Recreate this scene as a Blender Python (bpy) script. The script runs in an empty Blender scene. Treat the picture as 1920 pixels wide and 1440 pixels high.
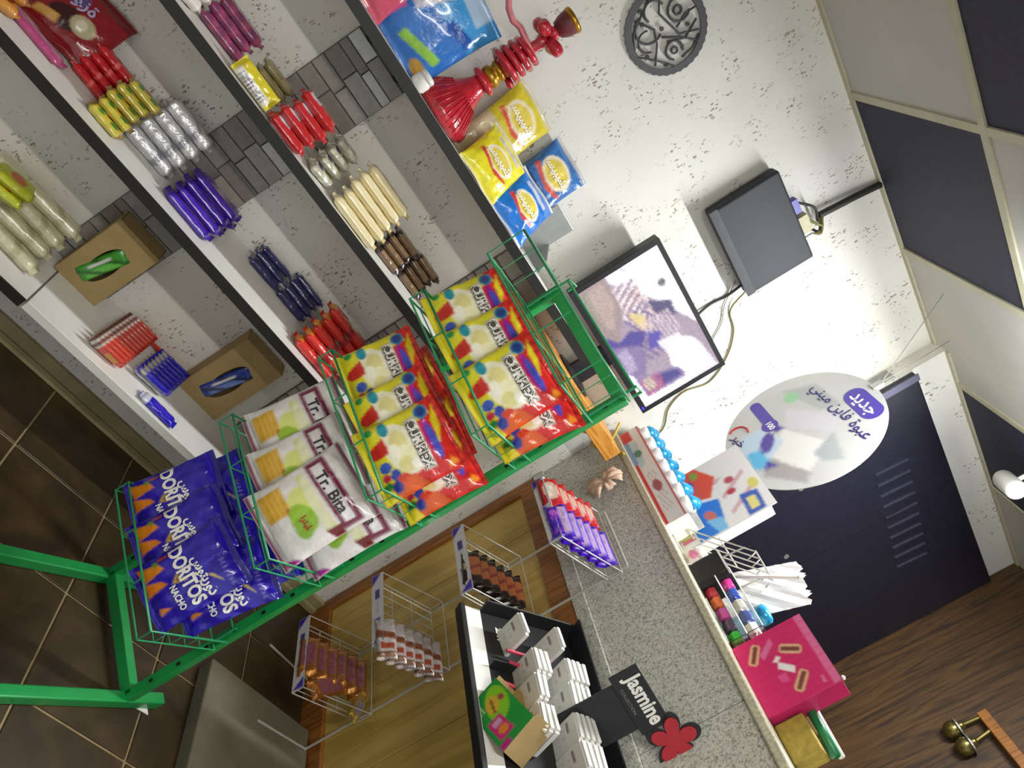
import bpy, math, random
from mathutils import Vector, Matrix
random.seed(7)
SC = bpy.context.scene
COL = SC.collection
PI = math.pi
R = math.radians

# ------------------------------------------------------------------ camera
cam = bpy.data.cameras.new('camera')
camo = bpy.data.objects.new('camera', cam)
COL.objects.link(camo)
RX = Vector((0.5148, -0.1572, 0.8429)); RY = Vector((0.7097, -0.4736, -0.5218)); RZ = Vector((0.4811, 0.8666, -0.1322))
RX.normalize(); RZ = (RZ - RX * RZ.dot(RX)).normalized(); RY = RZ.cross(RX)
mw = Matrix((RX, -RY, -RZ)).transposed().to_4x4()
mw.translation = (0, -2.3288, 1.55)
camo.matrix_world = mw
cam.sensor_width = 36; cam.lens = 36 * 1424 / 1920
cam.clip_start = .02
SC.camera = camo

# ------------------------------------------------------------------ world, exposure
w = bpy.data.worlds.new('world'); SC.world = w; w.use_nodes = True
w.node_tree.nodes['Background'].inputs[0].default_value = (.92, .96, 1, 1)
w.node_tree.nodes['Background'].inputs[1].default_value = .5
SC.view_settings.view_transform = 'Standard'
SC.view_settings.look = 'None'
SC.view_settings.exposure = 0.55
SC.view_settings.gamma = 1.0
SC.view_settings.use_curve_mapping = False

# ------------------------------------------------------------------ two fluorescent tubes light the shop (built as fittings below)
TUBE_A = dict(loc=(.35, -2.45, 2.53), length=1.15, power=29, share=.3, color=(1, .97, .90))
TUBE_B = dict(loc=(1.98, -.80, 2.53), length=1.12, power=40, share=.24, color=(.97, .99, 1))

# ------------------------------------------------------------------ helpers
def lin(c):
    if isinstance(c, str):
        c = c.lstrip('#'); c = tuple(int(c[i:i + 2], 16) / 255 for i in (0, 2, 4))
    return tuple((x / 12.92 if x <= .04045 else ((x + .055) / 1.055) ** 2.4) for x in c)

MATS = {}
def mat(name, color, rough=.5, metal=0., var=.06, scale=30., bump=0., bscale=120., coat=0., trans=0., emit=0.):
    if name in MATS: return MATS[name]
    m = bpy.data.materials.new(name); m.use_nodes = True
    nt = m.node_tree; b = nt.nodes['Principled BSDF']
    c = lin(color)
    b.inputs['Roughness'].default_value = rough; b.inputs['Metallic'].default_value = metal
    b.inputs['Coat Weight'].default_value = coat; b.inputs['Coat Roughness'].default_value = .12
    b.inputs['Transmission Weight'].default_value = trans
    tc = nt.nodes.new('ShaderNodeTexCoord')
    if var > 0:
        n = nt.nodes.new('ShaderNodeTexNoise'); n.inputs['Scale'].default_value = scale; n.inputs['Detail'].default_value = 4
        r = nt.nodes.new('ShaderNodeValToRGB')
        r.color_ramp.elements[0].position = .3; r.color_ramp.elements[1].position = .7
        r.color_ramp.elements[0].color = (*[max(0, x * (1 - 2 * var)) for x in c], 1)
        r.color_ramp.elements[1].color = (*[min(1, x * (1 + 1.2 * var)) for x in c], 1)
        nt.links.new(tc.outputs['Object'], n.inputs['Vector']); nt.links.new(n.outputs['Fac'], r.inputs['Fac'])
        nt.links.new(r.outputs['Color'], b.inputs['Base Color'])
    else:
        b.inputs['Base Color'].default_value = (*c, 1)
    if bump > 0:
        n2 = nt.nodes.new('ShaderNodeTexNoise'); n2.inputs['Scale'].default_value = bscale
        bp = nt.nodes.new('ShaderNodeBump'); bp.inputs['Strength'].default_value = bump; bp.inputs['Distance'].default_value = .004
        nt.links.new(tc.outputs['Object'], n2.inputs['Vector'])
        nt.links.new(n2.outputs['Fac'], bp.inputs['Height']); nt.links.new(bp.outputs['Normal'], b.inputs['Normal'])
    if emit > 0:
        b.inputs['Emission Color'].default_value = (*c, 1); b.inputs['Emission Strength'].default_value = emit
    MATS[name] = m
    return m

def print_mat(name, rough=.3, coat=.4, bump=.25, bscale=60., emit=0., metal=0.):
    """a printed film, card or screen: colour comes from the print stored on the mesh"""
    if name in MATS: return MATS[name]
    m = bpy.data.materials.new(name); m.use_nodes = True
    nt = m.node_tree; b = nt.nodes['Principled BSDF']
    at = nt.nodes.new('ShaderNodeAttribute'); at.attribute_name = 'Col'
    nt.links.new(at.outputs['Color'], b.inputs['Base Color'])
    b.inputs['Roughness'].default_value = rough; b.inputs['Coat Weight'].default_value = coat
    b.inputs['Coat Roughness'].default_value = .1; b.inputs['Metallic'].default_value = metal
    if bump > 0:
        tc = nt.nodes.new('ShaderNodeTexCoord')
        n2 = nt.nodes.new('ShaderNodeTexNoise'); n2.inputs['Scale'].default_value = bscale; n2.inputs['Detail'].default_value = 3
        bp = nt.nodes.new('ShaderNodeBump'); bp.inputs['Strength'].default_value = bump; bp.inputs['Distance'].default_value = .01
        nt.links.new(tc.outputs['Object'], n2.inputs['Vector'])
        nt.links.new(n2.outputs['Fac'], bp.inputs['Height']); nt.links.new(bp.outputs['Normal'], b.inputs['Normal'])
    if emit > 0:
        for l in list(b.inputs['Base Color'].links): nt.links.remove(l)
        b.inputs['Base Color'].default_value = (.03, .03, .035, 1)
        nt.links.new(at.outputs['Color'], b.inputs['Emission Color']); b.inputs['Emission Strength'].default_value = emit
    MATS[name] = m
    return m

def mesh(name, v, f, m=None, smooth=False, cols=None):
    me = bpy.data.meshes.new(name); me.from_pydata([tuple(x) for x in v], [], f)
    if m: me.materials.append(m)
    if smooth:
        for p in me.polygons: p.use_smooth = True
    if cols:
        a = me.color_attributes.new('Col', 'FLOAT_COLOR', 'POINT')
        flat = []
        for c in cols: flat += [c[0], c[1], c[2], 1.0]
        a.data.foreach_set('color', flat)
    me.update()
    return me

def link(name, me, parent=None, loc=(0, 0, 0), rot=(0, 0, 0)):
    o = bpy.data.objects.new(name, me); COL.objects.link(o)
    o.location = loc; o.rotation_euler = rot
    if parent: o.parent = parent
    return o

def tag(o, label, cat, group=None):
    o['label'] = label; o['category'] = cat
    if group: o['group'] = group
    return o

def thing(name, label, cat, loc=(0, 0, 0), rot=(0, 0, 0), group=None):
    return tag(link(name, None, None, loc, rot), label, cat, group)

def struct(o):
    o['kind'] = 'structure'; return o

class G:
    def __init__(s): s.v = []; s.f = []
    def box(s, x0, x1, y0, y1, z0, z1, M=None):
        i = len(s.v)
        p = [Vector(q) for q in ((x0, y0, z0), (x1, y0, z0), (x1, y1, z0), (x0, y1, z0), (x0, y0, z1), (x1, y0, z1), (x1, y1, z1), (x0, y1, z1))]
        if M: p = [M @ q for q in p]
        s.v += p
        s.f += [tuple(i + k for k in q) for q in ((0, 3, 2, 1), (4, 5, 6, 7), (0, 1, 5, 4), (1, 2, 6, 5), (2, 3, 7, 6), (3, 0, 4, 7))]
        return s
    def cbox(s, c, d, M=None):
        return s.box(c[0] - d[0] / 2, c[0] + d[0] / 2, c[1] - d[1] / 2, c[1] + d[1] / 2, c[2] - d[2] / 2, c[2] + d[2] / 2, M)
    def tube(s, pts, r, n=8, closed=False, flat=1.):
        pts = [Vector(p) for p in pts]; k = len(pts); i0 = len(s.v); up = None
        for a in range(k):
            if closed: d = pts[(a + 1) % k] - pts[a - 1]
            else: d = pts[min(a + 1, k - 1)] - pts[max(a - 1, 0)]
            d.normalize()
            if up is None:
                up = Vector((0, 0, 1)) if abs(d.z) < .9 else Vector((1, 0, 0))
            x = up - d * up.dot(d)
            if x.length < 1e-4: x = d.orthogonal()
            x.normalize(); y = d.cross(x); up = x
            rr = r[a] if isinstance(r, (list, tuple)) else r
            for b in range(n):
                t = 2 * PI * b / n
                s.v.append(pts[a] + x * math.cos(t) * rr * flat + y * math.sin(t) * rr)
        for a in range(k if closed else k - 1):
            for b in range(n):
                s.f.append((i0 + a * n + b, i0 + a * n + (b + 1) % n, i0 + ((a + 1) % k) * n + (b + 1) % n, i0 + ((a + 1) % k) * n + b))
        if not closed:
            s.f.append(tuple(i0 + b for b in range(n))[::-1]); s.f.append(tuple(i0 + (k - 1) * n + b for b in range(n)))
        return s
    def lathe(s, prof, n=24, M=None):
        i0 = len(s.v)
        for r, z in prof:
            for b in range(n):
                t = 2 * PI * b / n
                p = Vector((r * math.cos(t), r * math.sin(t), z)); s.v.append(M @ p if M else p)
        for a in range(len(prof) - 1):
            for b in range(n):
                s.f.append((i0 + a * n + b, i0 + a * n + (b + 1) % n, i0 + (a + 1) * n + (b + 1) % n, i0 + (a + 1) * n + b))
        s.f.append(tuple(i0 + b for b in range(n))[::-1]); s.f.append(tuple(i0 + (len(prof) - 1) * n + b for b in range(n)))
        return s
    def prism(s, poly, d0, d1, axis='y'):
        """polygon in (a,b), pushed along axis from d0 to d1"""
        i = len(s.v); n = len(poly)
        for d in (d0, d1):
            for a, b in poly:
                s.v.append(Vector({'y': (a, d, b), 'x': (d, a, b), 'z': (a, b, d)}[axis]))
        s.f.append(tuple(range(i, i + n))); s.f.append(tuple(range(i + n, i + 2 * n))[::-1])
        for a in range(n): s.f.append((i + a, i + n + a, i + n + (a + 1) % n, i + (a + 1) % n))
        return s
    def me(s, name, m, smooth=False): return mesh(name, s.v, s.f, m, smooth)
    def build(s, name, m, parent=None, loc=(0, 0, 0), rot=(0, 0, 0), smooth=False):
        return link(name, s.me(name, m, smooth), parent, loc, rot)

def bevel(o, wd=.004, seg=2):
    b = o.modifiers.new('bevel', 'BEVEL'); b.width = wd; b.segments = seg; b.limit_method = 'ANGLE'
    return o

def arc(c, r, a0, a1, n=8, plane='xz'):
    out = []
    for i in range(n + 1):
        t = R(a0 + (a1 - a0) * i / n); a, b = r * math.cos(t), r * math.sin(t)
        out.append({'xz': (c[0] + a, c[1], c[2] + b), 'xy': (c[0] + a, c[1] + b, c[2]), 'yz': (c[0], c[1] + a, c[2] + b)}[plane])
    return out

# ---- print layers: a picture is a base colour and a list of shapes in (u, v)
def painter(base, layers):
    base = lin(base); L = []
    for l in layers: L.append((*l[:-1], lin(l[-1])))
    def inside(l, u, v):
        k = l[0]
        if k == 'r': return l[1] <= u <= l[3] and l[2] <= v <= l[4]
        if k == 'e':
            du, dv = u - l[1], v - l[2]; a = R(l[5]) if len(l) > 6 else 0
            x = du * math.cos(a) + dv * math.sin(a); y = -du * math.sin(a) + dv * math.cos(a)
            return (x / l[3]) ** 2 + (y / l[4]) ** 2 <= 1
        if k == 'p':
            P = l[1]; c = False; j = len(P) - 1
            for i in range(len(P)):
                if (P[i][1] > v) != (P[j][1] > v) and u < (P[j][0] - P[i][0]) * (v - P[i][1]) / (P[j][1] - P[i][1]) + P[i][0]: c = not c
                j = i
            return c
        if k == 's':   # stripes: direction angle, period, duty, box
            if not (l[4] <= u <= l[6] and l[5] <= v <= l[7]): return False
            a = R(l[1]); t = (u * math.cos(a) + v * math.sin(a)) / l[2]
            return t - math.floor(t) < l[3]
    def paint(u, v):
        c = base
        for l in L:
            if inside(l, u, v): c = l[-1]
        return c
    def soft(u, v):
        acc = [0., 0., 0.]
        for du, dv in ((0, 0), (.009, .004), (-.009, -.004), (.004, -.009), (-.004, .009)):
            c = paint(u + du, v + dv)
            for i in range(3): acc[i] += c[i] * .2
        return tuple(acc)
    return soft

def pillow(name, wd, h, t, paint, m, nx=28, ny=36, crimp=.06, back=None, seed=0, wr=.004, side=.05, pe=(2.6, .55), qe=(3., .62)):
    """a filled foil bag standing on z=0, front to -y, crimped at both ends"""
    rnd = random.Random(seed); ph = [rnd.uniform(0, 6.3) for _ in range(6)]
    def prof(u, v):
        vv = (v - crimp) / (1 - 2 * crimp)
        q = 0 if vv <= 0 or vv >= 1 else (1 - abs(2 * vv - 1) ** qe[0]) ** qe[1]
        p = max(0, 1 - abs(2 * u - 1) ** pe[0]) ** pe[1]
        return p, q
    def pt(u, v, s):
        p, q = prof(u, v)
        x = (u - .5) * wd * (1 - side * q)
        y = t / 2 * p * q
        edge = 1 - .75 * min(p, q)
        y += wr * edge * q * (math.sin(u * 17 + v * 9 + ph[0]) * .5 + math.sin(v * 23 - u * 11 + ph[1]) * .5 + math.sin(u * 41 + ph[2]) * .35 * (1 - q * .5))
        if q == 0: y = .0012 * math.sin(v * h * 900) + .004 * math.sin(u * 7 + ph[3])
        if u in (0., 1.): y = .0 if q > 0 else y
        return Vector((x, -y * s if q > 0 else -y - .0002 * s, v * h))
    v = []; f = []; cols = []
    bc = lin(back) if back else None
    for s in (1, -1):
        i0 = len(v)
        for j in range(ny + 1):
            for i in range(nx + 1):
                u = i / nx; vv = j / ny
                v.append(pt(u, vv, s)); cols.append(paint(u, vv) if s > 0 or not bc else bc)
        for j in range(ny):
            for i in range(nx):
                a = i0 + j * (nx + 1) + i
                q = (a, a + 1, a + nx + 2, a + nx + 1)
                f.append(q if s > 0 else q[::-1])
    me = mesh(name, v, f, m, True, cols)
    me['w'] = wd
    def surf(x, z):
        v_ = min(max(z / h, 0), 1); p, q = prof(.5 + x / wd, v_)
        u_ = min(max(.5 + x / wd / (1 - side * q), .001), .999)
        return pt(u_, v_, 1).y
    return me, surf

TXT = {}
def text_vf(body, size, bold=0., align='CENTER'):
    k = (body, size, bold, align)
    if k in TXT: return TXT[k]
    c = bpy.data.curves.new('txt', 'FONT'); c.body = body; c.size = size; c.offset = bold; c.resolution_u = 3
    c.align_x = align; c.align_y = 'CENTER'
    o = bpy.data.objects.new('txt', c); COL.objects.link(o); bpy.context.view_layer.update()
    me = bpy.data.meshes.new_from_object(o.evaluated_get(bpy.context.evaluated_depsgraph_get()))
    v = [tuple(x.co) for x in me.vertices]; f = [tuple(p.vertices) for p in me.polygons]
    bpy.data.objects.remove(o); bpy.data.curves.remove(c); bpy.data.meshes.remove(me)
    TXT[k] = (v, f)
    return v, f

def lettering(body, size, m, parent, fn, bold=0., align='CENTER', name='lettering', sx=1.):
    """text laid on a surface: fn maps text (x, y) to a local point"""
    v, f = text_vf(body, size, bold, align)
    return link(name, mesh(name, [fn(p[0] * sx, p[1]) for p in v], f, m), parent)

def card(name, wd, h, paint, m, nx=40, ny=40, thick=.002):
    """a flat printed card, front to -y, standing on z=0, with real thickness"""
    v = []; f = []; cols = []
    for j in range(ny + 1):
        for i in range(nx + 1):
            v.append(((i / nx - .5) * wd, 0, j / ny * h)); cols.append(paint(i / nx, j / ny))
    for j in range(ny):
        for i in range(nx):
            a = j * (nx + 1) + i; f.append((a, a + 1, a + nx + 2, a + nx + 1))
    n = len(v); c = cols[0]
    for x in (-wd / 2, wd / 2):
        for y in (.0001, thick):
            for z in (0, h): v.append((x, y, z)); cols.append(paint(.02 if x < 0 else .98, .02 if z == 0 else .98))
    a = n
    f += [(a, a + 2, a + 3, a + 1), (a + 4, a + 5, a + 7, a + 6), (a + 2, a + 6, a + 7, a + 3), (a, a + 4, a + 6, a + 2), (a + 1, a + 3, a + 7, a + 5)]
    return mesh(name, v, f, m, False, cols)

ORD = ('', '', 'second', 'third', 'fourth', 'fifth', 'sixth', 'seventh', 'eighth', 'ninth', 'tenth', 'eleventh', 'twelfth')
def place(k, n, a, z, tail):
    if n == 1: return ''
    if k == 0: return ', ' + a
    if k == n - 1: return ', ' + z
    return ', %s %s' % (ORD[k + 1], tail)
FOIL = print_mat('printed_foil', .24, .5, .3, 45)
PAPER = print_mat('printed_card', .5, .1, .04, 80)
METALFOIL = print_mat('metal_foil', .28, .4, .5, 70, metal=.35)

# ------------------------------------------------------------------ surface materials
def nodes_mat(name, rough=.6):
    m = bpy.data.materials.new(name); m.use_nodes = True
    nt = m.node_tree; b = nt.nodes['Principled BSDF']; b.inputs['Roughness'].default_value = rough
    g = nt.nodes.new('ShaderNodeNewGeometry')
    return m, nt, b, g.outputs['Position']

def wallpaper():
    m, nt, b, P = nodes_mat('wallpaper', .7); N = nt.nodes.new; Lk = nt.links.new
    mp = N('ShaderNodeMapping'); mp.inputs['Scale'].default_value = (1, 1, .5); Lk(P, mp.inputs['Vector'])
    nz = N('ShaderNodeTexNoise'); nz.inputs['Scale'].default_value = 46; nz.inputs['Detail'].default_value = 3; Lk(P, nz.inputs['Vector'])
    mix = N('ShaderNodeMixRGB'); mix.blend_type = 'ADD'; mix.inputs[0].default_value = .022
    Lk(mp.outputs[0], mix.inputs[1]); Lk(nz.outputs['Color'], mix.inputs[2])
    def specks(scale, thr, keep):
        vo = N('ShaderNodeTexVoronoi'); vo.inputs['Scale'].default_value = scale; Lk(mix.outputs[0], vo.inputs['Vector'])
        lt = N('ShaderNodeMath'); lt.operation = 'LESS_THAN'; lt.inputs[1].default_value = thr; Lk(vo.outputs['Distance'], lt.inputs[0])
        sx = N('ShaderNodeSeparateColor'); Lk(vo.outputs['Color'], sx.inputs[0])
        gt = N('ShaderNodeMath'); gt.operation = 'GREATER_THAN'; gt.inputs[1].default_value = keep; Lk(sx.outputs[0], gt.inputs[0])
        mu = N('ShaderNodeMath'); mu.operation = 'MULTIPLY'; Lk(lt.outputs[0], mu.inputs[0]); Lk(gt.outputs[0], mu.inputs[1])
        return mu.outputs[0], sx.outputs[1]
    cl = N('ShaderNodeTexNoise'); cl.inputs['Scale'].default_value = 9; cl.inputs['Detail'].default_value = 1; Lk(P, cl.inputs['Vector'])
    cr = N('ShaderNodeMapRange'); cr.inputs['From Min'].default_value = .46; cr.inputs['From Max'].default_value = .6; Lk(cl.outputs['Fac'], cr.inputs['Value'])
    s1, h1 = specks(70, .25, .5); s2, h2 = specks(115, .27, .5)
    mx = N('ShaderNodeMath'); mx.operation = 'MAXIMUM'; Lk(s1, mx.inputs[0]); Lk(s2, mx.inputs[1])
    mu = N('ShaderNodeMath'); mu.operation = 'MULTIPLY'; Lk(mx.outputs[0], mu.inputs[0]); Lk(cr.outputs[0], mu.inputs[1])
    k = N('ShaderNodeMath'); k.operation = 'MULTIPLY'; k.inputs[1].default_value = .72; Lk(mu.outputs[0], k.inputs[0])
    base = N('ShaderNodeValToRGB'); n3 = N('ShaderNodeTexNoise'); n3.inputs['Scale'].default_value = 3; n3.inputs['Detail'].default_value = 5
    Lk(P, n3.inputs['Vector']); Lk(n3.outputs['Fac'], base.inputs['Fac'])
    base.color_ramp.elements[0].position = .35; base.color_ramp.elements[0].color = (*lin('#dbd9cf'), 1)
    base.color_ramp.elements[1].position = .7; base.color_ramp.elements[1].color = (*lin('#e7e6e0'), 1)
    dark = N('ShaderNodeValToRGB'); Lk(h1, dark.inputs['Fac'])
    dark.color_ramp.elements[0].color = (*lin('#4d452f'), 1); dark.color_ramp.elements[1].color = (*lin('#7d5b45'), 1)
    fin = N('ShaderNodeMixRGB'); Lk(k.outputs[0], fin.inputs[0]); Lk(base.outputs[0], fin.inputs[1]); Lk(dark.outputs[0], fin.inputs[2])
    Lk(fin.outputs[0], b.inputs['Base Color'])
    bp = N('ShaderNodeBump'); bp.inputs['Strength'].default_value = .12; bp.inputs['Distance'].default_value = .003
    Lk(mu.outputs[0], bp.inputs['Height']); Lk(bp.outputs[0], b.inputs['Normal'])
    return m
WALLP = wallpaper()

def grained(name, c0, c1, c2, scale=(22, 22, 1.6), rough=.5, dist=3.):
    m, nt, b, P = nodes_mat(name, rough); N = nt.nodes.new; Lk = nt.links.new
    mp = N('ShaderNodeMapping'); mp.inputs['Scale'].default_value = scale; Lk(P, mp.inputs['Vector'])
    n = N('ShaderNodeTexNoise'); n.inputs['Scale'].default_value = 1; n.inputs['Detail'].default_value = 6; n.inputs['Distortion'].default_value = dist
    Lk(mp.outputs[0], n.inputs['Vector'])
    r = N('ShaderNodeValToRGB'); Lk(n.outputs['Fac'], r.inputs['Fac'])
    e = r.color_ramp.elements; e[0].position = .36; e[0].color = (*lin(c0), 1); e[1].position = .66; e[1].color = (*lin(c2), 1)
    k = e.new(.5); k.color = (*lin(c1), 1)
    Lk(r.outputs[0], b.inputs['Base Color'])
    bp = N('ShaderNodeBump'); bp.inputs['Strength'].default_value = .15; bp.inputs['Distance'].default_value = .003
    Lk(n.outputs['Fac'], bp.inputs['Height']); Lk(bp.outputs[0], b.inputs['Normal'])
    return m
WOODWALL = grained('dark_wood_panel', '#38281a', '#523a20', '#624626')
OCHRE = grained('ochre_board', '#bb9a4c', '#d2b160', '#dcbd70', (9, 9, 1.1), .45, 1.5)
BROWNWOOD = grained('brown_trim_wood', '#7c4a1e', '#9a6128', '#a86d32', (30, 30, 3), .45)
ORANGEWOOD = grained('orange_shelf_wood', '#b0702a', '#c98a38', '#d69a45', (4, 30, 30), .4)

def granite():
    m, nt, b, P = nodes_mat('granite', .22); N = nt.nodes.new; Lk = nt.links.new
    vo = N('ShaderNodeTexVoronoi'); vo.inputs['Scale'].default_value = 260; Lk(P, vo.inputs['Vector'])
    n = N('ShaderNodeTexNoise'); n.inputs['Scale'].default_value = 95; n.inputs['Detail'].default_value = 6; Lk(P, n.inputs['Vector'])
    s = N('ShaderNodeSeparateColor'); Lk(vo.outputs['Color'], s.inputs[0])
    ad = N('ShaderNodeMath'); ad.operation = 'MULTIPLY_ADD'; ad.inputs[1].default_value = .5; Lk(s.outputs[0], ad.inputs[0]); Lk(n.outputs['Fac'], ad.inputs[2])
    r = N('ShaderNodeValToRGB'); Lk(ad.outputs[0], r.inputs['Fac']); e = r.color_ramp.elements
    e[0].position = .42; e[0].color = (*lin('#8f8e85'), 1); e[1].position = .95; e[1].color = (*lin('#d4d4ca'), 1)
    k = e.new(.62); k.color = (*lin('#b6b6ac'), 1)
    Lk(r.outputs[0], b.inputs['Base Color'])
    return m
GRANITE = granite()

def floortile():
    m, nt, b, P = nodes_mat('brown_floor_tile', .38); N = nt.nodes.new; Lk = nt.links.new
    n = N('ShaderNodeTexNoise'); n.inputs['Scale'].default_value = 7; n.inputs['Detail'].default_value = 7; n.inputs['Distortion'].default_value = .6; Lk(P, n.inputs['Vector'])
    r = N('ShaderNodeValToRGB'); Lk(n.outputs['Fac'], r.inputs['Fac']); e = r.color_ramp.elements
    e[0].position = .3; e[0].color = (*lin('#2b2015'), 1); e[1].position = .72; e[1].color = (*lin('#4c3a24'), 1)
    k = e.new(.5); k.color = (*lin('#3a2d19'), 1)
    Lk(r.outputs[0], b.inputs['Base Color'])
    bp = N('ShaderNodeBump'); bp.inputs['Strength'].default_value = .2; bp.inputs['Distance'].default_value = .004
    Lk(n.outputs['Fac'], bp.inputs['Height']); Lk(bp.outputs[0], b.inputs['Normal'])
    return m
TILE = floortile()

WHITE = mat('white_laminate', '#e2e0da', .45, var=.03, scale=8)
BLACKEDGE = mat('black_edge_band', '#22211f', .45)
GREEN = mat('green_enamel', '#1c9a4c', .3, var=.06, scale=12, coat=.3)
STEEL = mat('zinc_steel', '#b9bab6', .3, metal=.75, var=.05)
WIRE = mat('white_coated_wire', '#c9c6bc', .35, metal=.3, var=.05)
DARK = mat('black_plastic', '#1c1c1f', .4, var=.05)
BLACKCARD = mat('black_card', '#202022', .5, var=.06)
WHITEPL = mat('white_plastic', '#ecebe6', .4, var=.02)
CARD = mat('brown_cardboard', '#a88f5e', .75, var=.06, scale=14)
INSIDE = mat('dark_inside', '#2a241c', .8)

# ------------------------------------------------------------------ the room
XL, XR, YF, ZC = -1.5, 3.42, -3.6, 2.60
fl = struct(G().box(XL, XR, YF, .0, -.03, -.004).build('floor', mat('grout', '#9a8560', .8, var=.12, scale=25)))
TS = .325; tg = .0035
tme = bevel(link('tile', G().box(tg, TS - tg, tg, TS - tg, -.006, .001).me('tile', TILE), fl, (0, 0, 0)), .002, 1)
first = True
for i in range(-5, 11):
    for j in range(0, 8):
        x0 = .43 + (i - 1) * TS + .0; y0 = -.335 - j * TS
        if x0 < XL or x0 + TS > 2.0: continue
        if first: o = tme; first = False
        else:
            o = tme.copy(); COL.objects.link(o); o.parent = fl
        o.location = (x0, y0, random.uniform(-.0006, .0006))
def wallbox(name, x0, x1, y0, y1, z0, z1, m):
    return struct(G().box(x0, x1, y0, y1, z0, z1).build(name, m))
wallbox('wall_back', XL - .1, 2.1, 0, .1, -.03, 2.75, WALLP)
wallbox('wall_return', 2.1, XR + .1, -.076, .1, -.03, 2.75, WALLP)
wallbox('wall_right', XR, XR + .1, YF - .1, -.076, -.03, 2.75, WOODWALL)
PLAIN = mat('cream_wall_paint', '#d9d4c4', .7, var=.05, scale=4)
wallbox('wall_left', XL - .1, XL, YF - .1, 0, -.03, 2.75, PLAIN)
# front wall left out behind the camera so the world background adds soft fill
bb = struct(G().box(XL, 1.69, -.018, 0, .001, .07).box(XL, 1.69, -.028, 0, .001, .03).build('baseboard_back', mat('beige_skirting', '#a1946c', .6, var=.12, scale=9)))
bevel(bb, .004)

# ceiling: grid bars and lay-in tiles
ce = struct(G().box(XL - .1, XR + .1, YF - .1, .1, ZC + .03, ZC + .08).build('ceiling', mat('ceiling_void', '#77756c', .8)))
TB = mat('ceiling_bar', '#b9b79c', .5, var=.04)
gx = [1.045 + .61 * k for k in range(-4, 4)]; gy = [-.61 * k for k in range(1, 6)]
for x in gx: G().box(x - .013, x + .013, YF, 0, ZC - .004, ZC + .012).build('grid_bar', TB, ce)
for y in gy: G().box(XL, XR, y - .013, y + .013, ZC - .0045, ZC + .0115).build('grid_bar', TB, ce)
G().box(XL, 2.1, -.022, 0, ZC - .005, ZC + .02).build('wall_angle', TB, ce)
G().box(2.1, XR, -.098, -.076, ZC - .005, ZC + .02).build('wall_angle', TB, ce)
TW = mat('white_ceiling_tile', '#bdbdb6', .8, var=.03, scale=5, bump=.1); TN = mat('navy_ceiling_tile', '#2c2b3d', .7, var=.12, scale=60)
tm = {}
for ix in range(-5, 4):
    for iy in range(0, 6):
        x0 = 1.045 + .61 * ix; y1 = -.61 * iy
        x0c, x1c = max(x0, XL), min(x0 + .61, XR); y0c = max(y1 - .61, YF)
        if x1c - x0c < .05 or y1 - y0c < .05: continue
        nav = (ix + iy) % 2 == 0
        key = (nav, round(x1c - x0c, 3), round(y1 - y0c, 3))
        if key not in tm: tm[key] = G().box(.002, x1c - x0c - .002, .002, y1 - y0c - .002, .002, .016).me('ceiling_tile', TN if nav else TW)
        link('ceiling_tile', tm[key], ce, (x0c, y0c, ZC))

# two ceiling light fittings (one over the camera, one past the right edge of the picture)
def fitting(d, label):
    t = thing('ceiling_light', label, 'lamp', d['loc']); L = d['length']
    bevel(G().box(-L / 2 - .04, L / 2 + .04, -.03, .03, .03, .066).build('housing', WHITEPL, t), .006)
    for s in (-1, 1): G().box(s * L / 2 - .012, s * L / 2 + .012, -.02, .02, -.02, .03).build('socket', WHITEPL, t)
    m = bpy.data.materials.new('lit_tube'); m.use_nodes = True; pb = m.node_tree.nodes['Principled BSDF']
    pb.inputs['Emission Color'].default_value = (*d['color'], 1)
    pb.inputs['Emission Strength'].default_value = d['share'] * d['power'] / (PI * 2 * PI * .016 * L)
    l = bpy.data.lights.new('tube_light', 'AREA'); l.shape = 'RECTANGLE'; l.size = L; l.size_y = .07      # what the reflector throws down
    l.energy = (1 - d['share']) * d['power']; l.color = d['color']
    lo = link('tube_light', l, t, (0, 0, -.03))
    G().tube([(-L / 2 + .012, 0, 0), (L / 2 - .012, 0, 0)], .016, 10).build('tube', m, t)
fitting(TUBE_A, 'long ceiling light fitting with a lit tube above the shop aisle')
fitting(TUBE_B, 'long ceiling light fitting with a cool lit tube near the counter')

# white cylindrical spotlight under the ceiling
t = thing('ceiling_spotlight', 'small white cylindrical spotlight under the ceiling above the black cabinet', 'lamp', (2.47, -.43, 2.50))
Mx = Matrix.Rotation(R(-25), 4, 'Z') @ Matrix.Rotation(R(-80), 4, 'X')
G().lathe([(.0, -.07), (.030, -.068), (.036, -.055), (.036, .05), (.032, .06), (.033, .062)], 20, Mx).build('spot_body', WHITEPL, t, smooth=True)
G().lathe([(.024, .0625), (.02, .064), (.0, .064)], 20, Mx).build('spot_lens', mat('grey_lens', '#6a6a78', .2), t, smooth=True)
G().tube([(0, 0, .03), (0, 0, .10)], .008).build('spot_stem', WHITEPL, t)

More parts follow.
